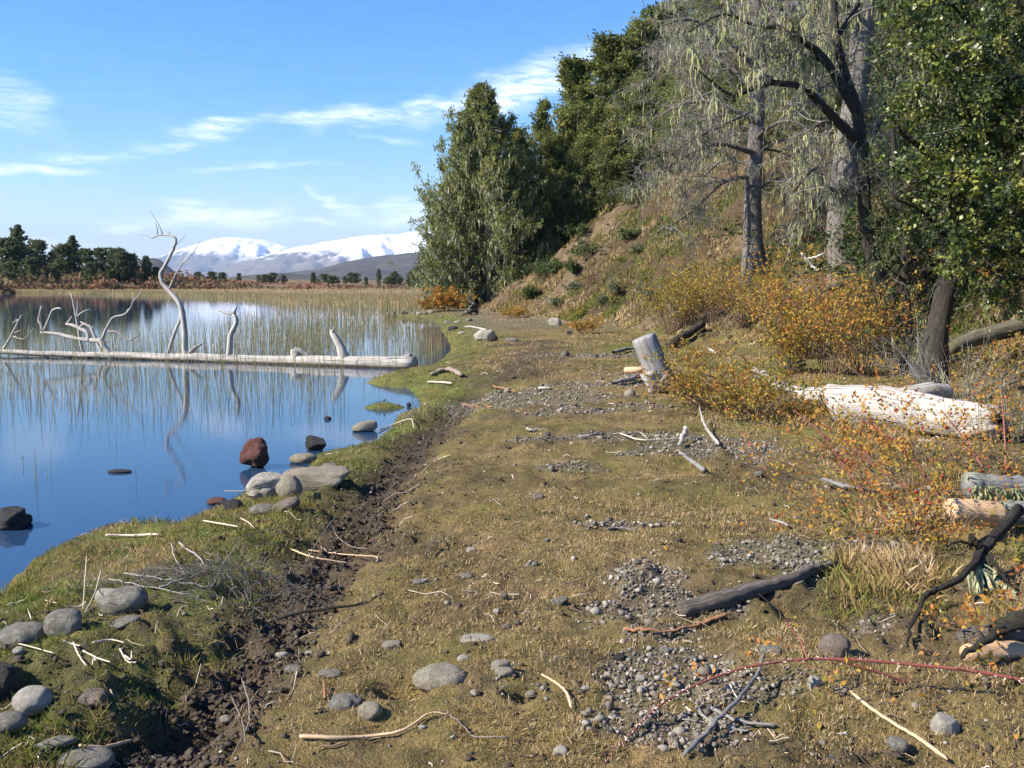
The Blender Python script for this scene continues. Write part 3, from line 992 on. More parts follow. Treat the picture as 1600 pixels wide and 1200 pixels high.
# dead spire beside the broad cypress
g = Geo()
b0 = D(762, 440, 50.2)
z0 = hz(b0[0], 50.2)
limb(g, [(b0[0] + .1, 50.2, z0), D(762, 300, 50.2), D(760, 200, 50.2), D(758.5, 128, 50.2)], .16, .012, 12, 6)
PB = spline([(b0[0] + .1, 50.2, z0), D(762, 300, 50.2), D(760, 200, 50.2), D(758.5, 128, 50.2)], 12)[None]
q, r = sprout(PB, np.full((1, 12), .05), 26, (.5, 1.9), (50, 95), .35, .85, 5, .18, -.03, .6, .5)
tubes(g, q, r, 4, .8, 0, False)
q2, r2 = sprout(q, r, 4, (.2, .7), (30, 70), .3, 1, 4, .25, 0, .6)
tubes(g, q2, r2, 3, .9, 0, False)
e = empty('dead_tree', (b0[0], 50.2, z0), 'grey dead tree spike rising out of the broad lichen-draped cypress', 'dead tree')
g.put('trunk', M['twig_grey'], e, False, (b0[0], 50.2, z0))

UP = []
rg = np.random.default_rng(5)
names = ['behind the grey twigs', 'high on the shaded slope', 'above the brown bank']
for k in range(34):
    px = 1040 + (k % 17) * 42 + rg.uniform(-14, 14)
    yd = (47 if k < 17 else 60) + rg.uniform(-4, 5) - max(0, px - 1250) * .028
    b0 = D(px, 440, yd)
    if signed(np.array([b0[0]]), np.array([yd]), HILL)[0] < 6.5:
        continue
    z0 = hz(b0[0], yd)
    Ht = rg.uniform(7.5, 11.5)
    me = [cyp_a, cyp_b, cyp_c, big_cypress][k % 4] if k % 4 != 3 else cyp_c
    tree_from(me, CM, 'cypress_tree', (b0[0], yd, z0 - .2), 'dark cypress high on the wooded slope behind the bare lichen-hung trees', 'conifer', 'cypresses behind the bare trees', (Ht / 10 * 1.15,) * 2 + (Ht / 10,), rg.random() * 6)

for k, (px, yd, top) in enumerate([(1290, 33, -40), (1360, 31, -80), (1430, 30, -60), (1500, 29, -100), (1570, 28, -60), (1640, 27, -80), (1240, 37, 0), (1330, 40, -60), (1120, 46, 20), (1200, 44, -30)]):
    b0 = D(px, 440, yd)
    z0 = hz(b0[0], yd)
    Ht = max(D(px, top, yd)[2] - z0, 4.5)
    tree_from([cyp_a, cyp_c, cyp_b][k % 3], CM, 'cypress_tree', (b0[0], yd, z0 - .2), 'dark cypress on the wooded slope just behind the leafy and bare trees at the right', 'conifer', 'cypresses behind the right-hand trees', (Ht / 10 * 1.2,) * 2 + (Ht / 10,), rg.random() * 6)

for k, (px, py, Ht) in enumerate([(1128, 240, 6.5), (1165, 205, 7), (1205, 225, 6), (1245, 215, 7), (1285, 240, 6), (1092, 262, 5), (1225, 150, 7), (1320, 225, 7)]):
    q = G(px, py)
    tree_from([cyp_c, cyp_a][k % 2], CM, 'cypress_tree', (q[0], q[1] + .8, q[2] - .3), 'dark cypress halfway up the slope behind the lichen-hung bare tree', 'conifer', 'cypresses halfway up the slope', (Ht / 10 * 1.25,) * 2 + (Ht / 10,), rg.random() * 6)

# far shore trees: px, base distance, top py, mesh, width, label
FAR = [
    (-30, 150, 380, round_t, 1.0, 'dark tree at the left edge of the far shore grove'), (12, 148, 374, round_u, 1.0, 'rounded dark tree left of the tallest far shore tree'), (36, 155, 353, far_spire, 1.25, 'tallest ragged tree on the far left shore'),
    (62, 150, 378, round_t, .95, 'domed dark tree just right of the tallest far shore tree'), (88, 156, 392, round_u, .9, 'low tree in the dip of the far shore grove'),
    (104, 149, 384, round_t, .85, 'dark bushy tree left of the pointed far shore tree'), (119, 154, 369, far_spire, 1.1, 'pointed dark tree standing over the far shore grove'),
    (137, 149, 390, round_u, .9, 'dark tree right beside the pointed far shore tree'), (160, 152, 390, round_t, 1.0, 'broad dark crown in the middle of the right half of the grove'),
    (187, 150, 391, round_t, .9, 'dense dark tree near the right end of the grove'), (207, 151, 398, round_u, .8, 'last joined tree at the right end of the far left grove'),
    (229, 152, 402, round_u, .62, 'single rounded tree standing clear of the far left grove'), (245, 153, 418, round_u, .5, 'small tree behind the tall bleached branch on the far shore'),
    (48, 140, 404, round_u, .8, 'lower grey-green tree under the tallest far shore tree'), (20, 141, 410, round_t, .7, 'squat shrubby tree low in front of the far grove at left'),
    (142, 141, 411, round_u, .7, 'squat dark tree low in front of the pointed one'), (85, 142, 413, round_t, .6, 'low spreading tree above the red scrub'),
    (302, 190, 428, round_u, .5, 'lone small tree between the bleached branch and the snowy mountain'), (325, 185, 436, round_t, .55, 'squat bush-like tree on the far shore left of centre'), (343, 186, 437, round_u, .5, 'squat far shore tree right of its twin'),
    (382, 210, 438, round_t, .5, 'small dark tree starting the line below the snowy mountain'), (398, 212, 440, round_u, .55, 'low tree in the line below the snowy mountain'), (415, 210, 441, round_t, .55, 'low wide tree in the middle of the left tree line'),
    (428, 208, 434, round_u, .45, 'taller tree in the left part of the far tree line'), (440, 209, 437, round_t, .45, 'tree at the right end of the left tree line'), (483, 215, 443, round_u, .45, 'small dark bush-like tree in the gap of the tree line'),
    (498, 225, 434, round_t, .55, 'left tree of the pale grove in the middle of the far shore'), (512, 226, 435, round_u, .6, 'middle tree of the pale grove on the far shore'), (524, 224, 438, round_t, .5, 'right tree of the pale grove on the far shore'),
    (540, 215, 444, round_u, .4, 'low dark tree just left of the solitary round one'), (557, 212, 434, round_t, .62, 'solitary round dark tree right of the middle of the far shore'), (575, 216, 445, round_u, .5, 'low tree right of the solitary round one'),
    (598, 214, 431, round_u, .5, 'round tree left of the dark group by the big cypress'), (611, 212, 433, round_t, .5, 'tree inside the dark group by the big cypress'), (624, 213, 424, far_spire, .9, 'tallest of the dark group on the far shore by the big cypress'),
    (640, 210, 428, round_t, .6, 'dense tree touching the edge of the big cypress'), (655, 212, 427, round_u, .65, 'far shore tree half hidden by the big cypress'), (620, 205, 440, round_u, .5, 'low dark tree in front of the tallest of the group'),
]
for px, yd, top, me, wf, lab in FAR:
    if px > 280:
        yd += rg.uniform(-25, 30); px += rg.uniform(-9, 9); wf *= rg.uniform(.6, 2.2); top += rg.uniform(-5, 5)
    b0 = D(px, 440, yd)
    z0 = hz(b0[0], yd)
    top_z = D(px, top, yd)[2]
    h0 = 9.0 if me is far_spire else 6.0
    s = max(top_z - z0 + (.7 if px > 280 else 0), 1.7) / h0
    w = wf * 1.15 if px < 260 else wf * 1.7
    tree_from(me, CMF, 'shore_tree', (b0[0], yd, z0 - .1), lab, 'tree', 'trees on the far shore', (w * max(s, .7), w * max(s, .7), s) if px < 260 else (w * max(s, .42), w * max(s, .42), s), RNG.random() * 6)

# scrub of the far shore: one mass
g = Geo()
n = 26000
u = RNG.uniform(-.62, .02, n); yy = np.interp(u, [a for a, _ in USH], [b for _, b in USH]) + RNG.random(n) ** 1.3 * 30
xx = u * yy
blob = fbm(xx, yy, .35, 3, 71)
k_ = (blob > .46) & (RNG.random(n) < np.where(u > -.27, .35, 1))
xx, yy, blob = xx[k_], yy[k_], blob[k_]
zz = height(xx, yy) + RNG.random(len(xx)) * (blob - .40) * np.where(xx / yy > -.30, 1.2, 5)
cards(g, np.stack([xx, yy, zz], 1), .5, 1.5, (0, 0, 1), .9, np.clip((fbm(xx, yy, .09, 3, 72) - .5) * 3 + .55, 0, 1), .25)
g.put('red_scrub', M['rust'])['kind'] = 'stuff'


# ------------------------------------------------------------------ shrubs
def bush(name, c, R, H, stems, leaves, lsize, lmat, smat, label, cat, group=None, t=.5, tj=.3, aspect=1.9, spread=(8, 50), lichen=0, arch=-.02, hips=0, sr=.6):
    c = np.array(c, float)
    e = empty(name, c, label, cat, group)
    g = Geo()
    a = RNG.random(stems) * 2 * PI
    tilt = np.radians(RNG.uniform(spread[0], spread[1], stems))
    d = np.stack([np.cos(a) * np.sin(tilt), np.sin(a) * np.sin(tilt), np.cos(tilt)], 1)
    k = 6
    L = RNG.uniform(.6, 1.1, stems) * H / np.maximum(np.cos(tilt), .55)
    S = np.empty((stems, k, 3))
    S[:, 0] = np.stack([np.cos(a), np.sin(a), 0 * a], 1) * R * .35 * RNG.random((stems, 1))
    dd = d.copy()
    for s in range(1, k):
        dd = unit(dd + RNG.normal(size=d.shape) * .14 + np.array([0, 0, arch * s]))
        S[:, s] = S[:, s - 1] + dd * (L / (k - 1))[:, None]
    S[:, 0, 2] -= .05
    R0 = np.full((stems, 1), (.006 + .004 * H) * sr) * np.linspace(1, .3, k)[None]
    tubes(g, S, R0, 4, RNG.random(stems), 0, False)
    Q, RQ = sprout(S, R0, 5, (H * .15, H * .42), (25, 65), .25, 1, 4, .25, .02, .6)
    tubes(g, Q, RQ, 3, RNG.random(len(Q)), 0, False)
    put('stems', g.mesh('stems'), smat, e)
    gl = Geo()
    i = RNG.integers(0, len(Q), leaves)
    q = RNG.random(leaves) ** .8 * 3; j = np.minimum(q.astype(int), 2); f = (q - j)[:, None]
    C = Q[i, j] * (1 - f) + Q[i, j + 1] * f + RNG.normal(size=(leaves, 3)) * lsize * .5
    C[:, 2] = np.maximum(C[:, 2], .02)
    stint = RNG.normal(size=len(Q)) * tj * .6
    cards(gl, C, lsize, aspect, unit(Q[i, -1] - Q[i, 0]), .9, np.clip(t + stint[i], 0, 1), tj * .6)
    put('foliage', gl.mesh('foliage'), lmat, e)['kind'] = 'stuff'
    if lichen:
        g3 = Geo()
        lichen_strips(g3, Q, lichen, (.04, .14), .004)
        put('lichen', g3.mesh('lichen'), M['lichen'], e)['kind'] = 'stuff'
    if hips:
        V, F = ICO2
        hm = Geo()
        hme = mesh_np('rose_hip', V * np.array([.0075, .0075, .0105]), F, True, {'tint': np.full(len(V), .4)})
        for x in range(hips):
            qi = RNG.integers(0, len(Q))
            h_ = put('rose_hip', hme, M['hip'], e, Q[qi, -1] + np.array([0, 0, -.012]))
    return e


# slope and beach shrubs
def gb(px, py, *a, **k):
    return bush(a[0], G(px, py), *a[1:], **k)


gb(698, 486, 'orange_bush', .95, 1.0, 36, 2400, .11, M['orange'], M['twig_brown'], 'bright orange bush at the water under the big cypress', 'bush', t=.5, tj=.35)
gb(666, 488, 'orange_bush', .5, .55, 16, 500, .10, M['orange'], M['twig_brown'], 'small straw-orange clump at the edge of the reeds', 'bush', t=.35)
gb(803, 497, 'orange_bush', .6, .42, 20, 1100, .07, M['orange'], M['twig_brown'], 'low orange bush at the foot of the bare bank', 'bush', t=.4)
gb(913, 521, 'orange_bush', .45, .45, 18, 1000, .06, M['orange'], M['twig_brown'], 'small orange bush on the foot of the slope right of the white block', 'bush', t=.45)
gb(905, 497, 'orange_bush', .3, .35, 12, 450, .06, M['autumn'], M['twig_brown'], 'thin yellowish bush just above the small orange one', 'bush', t=.35)
for px, py, R, H, lab in [(846, 437, .8, .9, 'olive shrub on the edge of the bank with grey twigs beside it'), (868, 432, .5, .6, 'grey-green shrub tucked against the olive one'), (912, 408, .9, .8, 'dark green shrub halfway up the bank'),
                          (893, 425, .45, .4, 'small blue-green shrub between the two dark ones on the bank'), (828, 468, .5, .4, 'low dull green patch of shrub low on the bank'), (988, 330, 1.1, 1.2, 'dark shrub in the shade at the top of the sandy crest'),
                          (903, 372, .7, .6, 'dark shrub on the skyline of the bank beneath the cypresses'), (985, 378, .5, .4, 'small green shrub in the middle of the brown slope')]:
    gb(px, py, 'slope_shrub', R, H, 24, 1500, .085, M['small_green'], M['twig_brown'], lab, 'shrub', 'shrubs on the bank', t=.4, tj=.3)
for px, py, R, H, lab in [(895, 456, .35, .3, 'small sage plant on the lower bank'), (1000, 395, .4, .3, 'sage plant right of the middle of the slope'), (1050, 370, .5, .3, 'sage plant below the hanging grey twigs'), (960, 460, .35, .3, 'sage plant beside a thin stick on the slope'),
                          (870, 478, .35, .25, 'sage plant near the foot of the bank'), (1020, 470, .5, .4, 'leafy green plant left of the yellow thicket'), (1090, 330, .4, .3, 'sage plant high on the slope behind the twigs'), (940, 480, .3, .3, 'green herb just above the beach')]:
    gb(px, py, 'sage_plant', R, H, 14, 600, .07, M['sage'], M['twig_brown'], lab, 'plant', 'sage plants on the slope', t=.5, tj=.3)

YEL = [(1050, 520, .75, 1.05, .32, 'yellow-green autumn thicket at the left end of the row under the grey trunk'), (1085, 505, .8, 1.2, .42, 'tall yellow bush between the leaning log and the grey trunk'), (1120, 500, .8, 1.25, .45, 'golden bush straight below the grey trunk'),
       (1160, 510, .85, 1.2, .48, 'golden bush right of the grey trunk with small yellow leaves'), (1068, 490, .6, .9, .3, 'olive yellow bush behind the left thicket')]
for px, py, R, H, t, lab in YEL:
    gb(px, py, 'autumn_bush', R, H * 1.2, 34, 1700, .055, M['autumn'], M['twig_brown'], lab, 'bush', 'autumn bushes below the bare trees', t=t + .04, tj=.3, spread=(4, 34))
ORA = [(1215, 520, .8, 1.5, .66, 'orange bush with large yellow leaves climbing right of the grey trunk'), (1262, 560, .7, 1.1, .6, 'orange bush at the foot of the pale thick trunk'), (1300, 585, .9, 1.3, .68, 'largest glowing orange bush behind the white log'),
       (1345, 585, .8, 1.1, .58, 'yellow-orange bush in front of the dark slender trunk'), (1235, 585, .55, .75, .5, 'low yellow bush behind the bleached root')]
for px, py, R, H, t, lab in ORA:
    gb(px, py, 'autumn_bush', R, H * 1.25, 36, 1800, .055, M['autumn'], M['twig_brown'], lab, 'bush', 'autumn bushes below the bare trees', t=t + .03, tj=.32, spread=(4, 34))
gb(1120, 640, 'barberry_bush', .7, .62, 64, 3200, .036, M['autumn'], M['twig_brown'], 'low tangled orange bush beside the leaning stump', 'bush', t=.58, tj=.36, spread=(15, 72))
gb(1180, 650, 'barberry_bush', .55, .55, 44, 2000, .04, M['autumn'], M['twig_brown'], 'green and orange tangled bush in front of the bleached root', 'bush', t=.45, tj=.4, spread=(15, 70))
gb(1065, 612, 'barberry_bush', .35, .3, 26, 900, .035, M['autumn'], M['twig_brown'], 'small orange sprig at the foot of the leaning stump', 'bush', t=.7, spread=(20, 75))
gb(1080, 575, 'barberry_bush', .5, .5, 30, 900, .04, M['autumn'], M['twig_brown'], 'sparse yellowish bush behind the leaning stump', 'bush', t=.4, spread=(15, 70))
gb(1250, 660, 'barberry_bush', .22, .26, 14, 350, .045, M['autumn'], M['twig_brown'], 'dark leafed orange bush at the left end of the white log', 'bush', t=.62, spread=(10, 60), hips=3)

for px, yd, R_b, H_b, lab in [(1400, 19, 1.2, 1.9, 'added dark green bush on the slope between the dark slender trunk and the leafy tree'), (1460, 18, 1.3, 2.2, 'added dark green bush on the shaded slope behind the leafy tree trunk'), (1530, 17.5, 1.3, 2.2, 'added dark green bush on the shaded slope above the mossy ledge'), (1600, 17, 1.2, 2.2, 'added dark green bush on the shaded slope at the right edge'), (1500, 22, 1.6, 2.8, 'added tall dark bush high on the slope behind the leafy crown'), (1420, 24, 1.6, 2.8, 'added tall dark bush on the slope right of the pale thick trunk'), (1585, 21, 1.6, 2.8, 'added tall dark bush on the slope near the upper right edge')]:
    b0 = D(px, 440, yd)
    bush('slope_shrub', (b0[0], yd, hz(b0[0], yd)), R_b, H_b, 34, 4200, .085, M['small_green'], M['twig_dark'], lab, 'shrub', 'dark shrubs added under the right-hand trees', t=.35, tj=.3)  # undergrowth added so the slope behind the crown looks dark and shaded

# rose thicket in front of the white log
gb(1420, 770, 'rose_bush', .5, .85, 11, 700, .030, M['autumn'], M['twig_brown'], 'open rose bush with red hips in front of the white log', 'rose bush', sr=.26, t=.72, tj=.25, spread=(25, 75), hips=26)
gb(1350, 735, 'rose_bush', .35, .65, 9, 480, .030, M['autumn'], M['twig_red'], 'thin rose bush with orange leaves at the left end of the white log', 'rose bush', sr=.26, t=.75, tj=.25, spread=(20, 75), hips=8)
gb(1510, 800, 'rose_bush', .5, .8, 11, 700, .030, M['autumn'], M['twig_brown'], 'tangled rose bush beside the lichen-covered log', 'rose bush', sr=.26, t=.6, tj=.35, spread=(20, 70), hips=12)
gb(1400, 872, 'rose_bush', .4, .30, 14, 450, .024, M['autumn'], M['twig_brown'], 'dry rose tangle in tall grass left of the peeled log', 'rose bush', sr=.26, t=.7, tj=.35, spread=(20, 75), hips=2)
for px, py, R_b, H_b, n_l, lab in [(1385, 805, .4, .6, 620, 'rusty rose tangle between the loose grey stick and the dry grass'), (1335, 850, .35, .38, 420, 'low rusty bramble at the edge of the dry grass above the ridged log'), (1462, 862, .3, .42, 320, 'rusty bramble left of the forked dead branch'), (1450, 720, .4, .75, 560, 'upright red-leaved rose in front of the middle of the white log'), (1540, 700, .4, .8, 560, 'tall rusty rose in front of the right end of the white log')]:
    gb(px, py, 'rose_bush', R_b, H_b, 13, n_l, .026, M['autumn'], M['twig_brown'], lab, 'rose bush', 'rose brambles at the right', sr=.3, t=.78, tj=.3, spread=(15, 70), hips=4)
gb(1560, 1010, 'rose_bush', .3, .26, 12, 300, .026, M['autumn'], M['twig_brown'], 'low rose tangle over the split logs', 'rose bush', sr=.26, t=.75, spread=(25, 80), hips=1)
gb(1500, 640, 'grey_shrub', .7, .9, 36, 500, .018, M['sage'], M['twig_grey'], 'twiggy grey shrub behind the right end of the white log', 'shrub', t=.5, lichen=200)
gb(1420, 590, 'grey_shrub', .8, .9, 34, 900, .02, M['sage'], M['twig_grey'], 'twiggy grey-green shrub behind the middle of the white log', 'shrub', t=.5, lichen=200)
gb(1560, 610, 'green_shrub', .8, .8, 26, 1400, .05, M['autumn'], M['twig_brown'], 'green and yellow shrub under the mossy ledge at the right', 'shrub', t=.3, tj=.3)
gb(1590, 690, 'grey_shrub', .5, .6, 24, 500, .02, M['sage'], M['twig_grey'], 'greyish shrub at the right edge above the lichen-covered log', 'shrub', t=.6, lichen=150)
gb(1395, 560, 'green_shrub', .6, 1.3, 30, 2200, .055, M['small_green'], M['twig_dark'], 'upright leafy green bush against the dark slender trunk', 'shrub', t=.5)
gb(1590, 470, 'autumn_bush', .5, .9, 24, 1200, .06, M['autumn'], M['twig_brown'], 'yellow-leaved bush above the mossy ledge at the right edge', 'bush', t=.4, tj=.3)
gb(1575, 600, 'rose_bush', .5, .7, 20, 420, .04, M['autumn'], M['twig_red'], 'orange-leaved rose bush at the right edge beneath the mossy ledge', 'rose bush', sr=.26, t=.8, hips=4)


# ------------------------------------------------------------------ bare trees at right
def pix_limb(pts, y0, m=12):
    """pts: (px, py, depth offset)"""
    return spline([D(a, b, y0 + c) for a, b, c in pts], m)


def twig_tree(name, label, base_px, y0, trunk, rt, limbs, mats, levels, lichen, cat='tree', seed=1, extra=None, prune=None):
    """trunk and limbs follow the photo; their twigs are grown"""
    global RNG
    keep, RNG = RNG, np.random.default_rng(seed)
    b0 = D(base_px, 440, y0)
    z0 = hz(b0[0], y0)
    base = np.array([b0[0], y0, z0])
    e = empty(name, base, label, cat)
    g = Geo()
    tc = pix_limb(trunk, y0, 22)
    tc[0] = [tc[0, 0], tc[0, 1], hz(tc[0, 0], tc[0, 1]) - .25]
    rr = np.interp(np.linspace(0, 1, 22), np.linspace(0, 1, len(rt)), rt)
    rr[0] *= 1.5; rr[1] *= 1.18
    tubes(g, tc[None], rr[None], 16, .5, .06, True, .14)
    g.put('trunk', mats[0], e, True, base)
    gt, gl = Geo(), Geo()
    Ls, Rs = [], []
    for pts, r0, r1 in limbs:
        c = pix_limb(pts, y0, 12)
        r = np.linspace(r0, r1, 12)
        gg = Geo()
        tubes(gg, c[None], r[None], 9, .4, .12)
        gg.put('limb', mats[0], e, True, base)
        Ls.append(c); Rs.append(r)
    if Ls:
        L, R_ = np.stack(Ls), np.stack(Rs)
        L = np.concatenate([L, tc[None, 10:22]]); R_ = np.concatenate([R_, rr[None, 10:22] * .5])
        allL = [L]
        for per, ln, ang, up, wig, rs in levels:
            L, R_ = sprout(L, R_, per, ln, ang, .12, 1, 6 if len(allL) < 3 else 4, wig, up, rs)
            R_ = np.clip(R_, .0032, .035)
            tubes(gt, L, R_, 4 if len(allL) < 3 else 3, RNG.random(len(L)), 0, False)
            allL.append(L)
        gt.put('twigs', mats[1], e, False, base)['kind'] = 'stuff'
        for lv, n, ll, w in lichen:
            lichen_strips(gl, allL[lv], n, ll, w)
        if gl.n:
            gl.put('lichen', M['lichen'], e, False, base)['kind'] = 'stuff'
        if extra:
            gf = Geo()
            for lv, n, ls, t, tj in extra:
                A = allL[lv]
                i = RNG.integers(0, len(A), n); kk = A.shape[1]
                q = RNG.random(n) * (kk - 1); j = np.minimum(q.astype(int), kk - 2); f = (q - j)[:, None]
                C = A[i, j] * (1 - f) + A[i, j + 1] * f + RNG.normal(size=(n, 3)) * ls * .6
                if prune:
                    kp = C[:, 0] > prune(C)
                    C, i = C[kp], i[kp]
                cards(gf, C, ls, 1.7, unit(A[i, -1] - A[i, 0]), .9, np.clip(t + RNG.normal(size=len(A))[i] * tj, 0, 1), .15)
            gf.put('crown', mats[2], e, False, base)['kind'] = 'stuff'
    RNG = keep
    return e


TW = (M['bark'], M['twig_grey'])
twig_tree('bare_tree', 'grey-barked bare tree with lichen beards standing on the slope above the yellow bushes', 1177, 26,
          [(1180, 425, 0), (1176, 350, 0), (1177, 290, 0), (1182, 200, .2), (1188, 100, .3), (1180, -20, .5), (1175, -120, .6)], [.26, .235, .225, .2, .17, .12, .06],
          [([(1178, 275, 0), (1130, 285, -.4), (1075, 335, -.7), (1010, 372, -.9)], .06, .012), ([(1180, 240, 0), (1120, 225, -.8), (1060, 250, -1.2), (1020, 285, -1.5)], .07, .012),
           ([(1183, 190, 0), (1120, 160, .2), (1060, 165, .4), (1010, 200, .6)], .07, .012), ([(1184, 150, .2), (1130, 95, .6), (1080, 85, .9), (1025, 120, 1.3)], .07, .012),
           ([(1186, 110, 0), (1120, 50, -.5), (1075, 30, -.8), (1035, 40, -1)], .07, .012), ([(1186, 100, .2), (1150, 20, .2), (1090, -20, .4), (1050, 0, .4)], .07, .012),
           ([(1180, 215, 0), (1220, 190, -.5), (1260, 200, -.8), (1290, 250, -1)], .06, .012), ([(1178, 300, 0), (1215, 280, .3), (1250, 300, .5)], .045, .01),
           ([(1184, 130, 0), (1225, 70, .5), (1270, 60, .8)], .06, .01), ([(1185, 60, 0), (1220, -10, -.5), (1260, -60, -.6)], .06, .01), ([(1179, 260, 0), (1130, 250, .5), (1085, 290, .8), (1050, 310, 1)], .05, .01), ([(1182, 170, 0), (1140, 190, -1), (1090, 215, -1.4), (1045, 240, -1.6)], .05, .01), ([(1187, 90, .2), (1140, 40, 1), (1095, 60, 1.4), (1050, 90, 1.6)], .05, .01), ([(1181, 230, 0), (1225, 240, .6), (1270, 270, .8)], .045, .01)],
          TW, [(9, (.5, 1.5), (30, 75), -.04, .22, .5), (8, (.3, .9), (25, 70), -.05, .28, .55), (7, (.15, .5), (25, 70), -.06, .32, .6)],
          [(1, 1300, (.10, .50), .013), (2, 4600, (.05, .28), .010)], 'bare tree', 11)
twig_tree('bare_tree', 'thick pale-barked tree with a knobbly trunk behind the dark slender one', 1322, 21.5,
          [(1322, 450, 0), (1312, 380, 0), (1314, 320, 0), (1322, 240, 0), (1336, 150, .2), (1346, 60, .3), (1350, -40, .4)], [.30, .265, .26, .25, .245, .235, .22],
          [([(1330, 210, 0), (1290, 190, -.4), (1250, 215, -.8)], .05, .012), ([(1345, 110, .2), (1310, 70, .4), (1270, 60, .8)], .06, .012), ([(1347, 30, .2), (1300, -10, -.4), (1250, 10, -.8)], .06, .012)],
          (M['bark_pale'], M['twig_grey']), [(7, (.4, 1.2), (30, 75), -.03, .22, .5), (6, (.25, .7), (25, 70), -.04, .28, .55), (3, (.12, .4), (25, 70), -.06, .3, .6)],
          [(1, 260, (.12, .6), .013), (2, 500, (.08, .4), .009)], 'bare tree', 12)
twig_tree('bare_tree', 'dark slender leaning tree with a long arched limb hung with pale lichen', 1393, 17.5,
          [(1398, 500, 0), (1378, 440, 0), (1358, 380, 0), (1350, 310, 0), (1347, 240, 0), (1338, 170, 0), (1318, 110, 0), (1306, 50, 0), (1300, -40, 0)], [.15, .135, .125, .12, .11, .095, .075, .06, .045],
          [([(1345, 225, 0), (1318, 200, -.2), (1285, 165, -.4), (1250, 135, -.6), (1195, 130, -.8), (1150, 150, -1), (1125, 138, -1.2), (1085, 105, -1.4)], .095, .012), ([(1338, 175, 0), (1290, 95, -.2), (1262, 70, -.3), (1225, 40, -.5), (1215, -30, -.5)], .085, .03),
           ([(1225, 42, -.5), (1180, 40, -.6), (1130, 22, -.8), (1075, 50, -1)], .04, .01), ([(1350, 300, 0), (1310, 298, -.2), (1290, 290, -.3), (1275, 262, -.5), (1240, 300, -.6)], .06, .012), ([(1290, 97, -.2), (1250, 85, -.2), (1200, 92, -.3)], .04, .01),
           ([(1345, 250, 0), (1380, 180, .2), (1400, 110, .3)], .05, .012), ([(1306, 60, 0), (1340, 10, .2), (1365, -40, .3)], .05, .012), ([(1350, 290, 0), (1400, 262, -.1), (1440, 258, -.2)], .055, .015)],
          (M['bark_dark'], M['twig_grey']), [(9, (.35, 1.2), (30, 80), -.05, .24, .5), (8, (.2, .65), (25, 75), -.07, .3, .55), (4, (.1, .3), (25, 70), -.06, .3, .6)],
          [(0, 300, (.1, .45), .016), (1, 1900, (.08, .55), .011), (2, 2800, (.04, .26), .008)], 'bare tree', 13)
# the leafy broadleaf tree at the right edge
twig_tree('broadleaf_tree', 'evergreen broadleaf tree with glossy green leaves filling the right edge', 1465, 12.2,
          [(1452, 585, 0), (1468, 500, 0), (1482, 430, 0), (1488, 360, .1), (1505, 280, .2), (1525, 180, .3), (1540, 60, .4), (1550, -60, .5)], [.17, .125, .115, .10, .085, .065, .05, .04],
          [([(1490, 350, 0), (1540, 330, -.3), (1600, 335, -.6), (1670, 350, -.9)], .03, .008), ([(1486, 380, 0), (1440, 330, -.2), (1400, 310, -.3), (1395, 285, -.3)], .028, .008), ([(1500, 290, 0), (1450, 240, -.3), (1410, 210, -.5), (1405, 195, -.6)], .05, .01),
           ([(1515, 220, .2), (1570, 190, -.3), (1640, 190, -.6)], .03, .008), ([(1520, 190, .2), (1490, 130, -.6), (1465, 90, -.9), (1440, 70, -1.1)], .03, .008), ([(1532, 110, .3), (1590, 70, 0), (1650, 60, -.2)], .03, .008),
           ([(1538, 70, .3), (1490, 10, 0), (1450, -20, -.3)], .03, .008), ([(1545, 0, .4), (1590, -40, .2)], .03, .008), ([(1488, 370, 0), (1530, 400, -.5), (1580, 430, -.9), (1640, 440, -1)], .04, .01), ([(1505, 280, .2), (1545, 250, .8), (1600, 260, 1.2)], .03, .008),
           ([(1525, 170, .3), (1560, 130, -.8), (1600, 120, -1.2)], .04, .01), ([(1500, 300, .1), (1530, 290, -.9), (1570, 300, -1.4)], .03, .008), ([(1500, 320, .1), (1500, 300, -.6), (1490, 280, -1.1)], .025, .008), ([(1520, 210, .2), (1520, 190, -.6), (1510, 170, -1.2)], .025, .008), ([(1490, 390, 0), (1500, 400, -.6), (1510, 420, -1.1)], .025, .008), ([(1535, 100, .3), (1530, 70, -.5), (1520, 50, -1.0)], .025, .008)],
          (M['bark_dark'], M['twig_dark'], M['broad']), [(9, (.35, .95), (30, 75), .02, .25, .5), (6, (.15, .45), (25, 70), -.02, .3, .55)],
          [], 'tree', 14, [(1, 9000, .070, .40, .28), (2, 25000, .058, .38, .30)], lambda C: np.interp(C[:, 2], [1.0, 2.2, 3.2, 4.5, 6], [5.4, 4.72, 4.4, 4.25, 4.15]) + .35 * np.sin(C[:, 2] * 5) * .4)
twig_tree('broadleaf_tree', 'small-leaved green tree growing against the pale and dark trunks', 1410, 15.5,
          [(1420, 520, 0), (1415, 440, 0), (1412, 360, 0), (1400, 280, 0), (1395, 200, 0), (1390, 120, 0)], [.07, .06, .05, .045, .035, .02],
          [([(1412, 370, 0), (1385, 330, -.2), (1370, 290, -.3)], .025, .008), ([(1400, 270, 0), (1440, 230, .3), (1470, 200, .4)], .025, .008),
           ([(1414, 420, 0), (1440, 390, 0), (1465, 380, 0)], .025, .008), ([(1393, 150, 0), (1410, 60, 0), (1420, 10, .2)], .025, .008), ([(1415, 440, 0), (1390, 420, -.2), (1372, 400, -.3)], .025, .008), ([(1392, 140, 0), (1370, 60, .2), (1380, -20, .3)], .02, .008)],
          (M['bark_dark'], M['twig_dark'], M['small_green']), [(8, (.3, .8), (30, 75), .02, .25, .5), (5, (.12, .4), (25, 70), 0, .3, .55)], [], 'tree', 15, [(1, 1500, .05, .5, .2), (2, 3900, .045, .5, .22)])

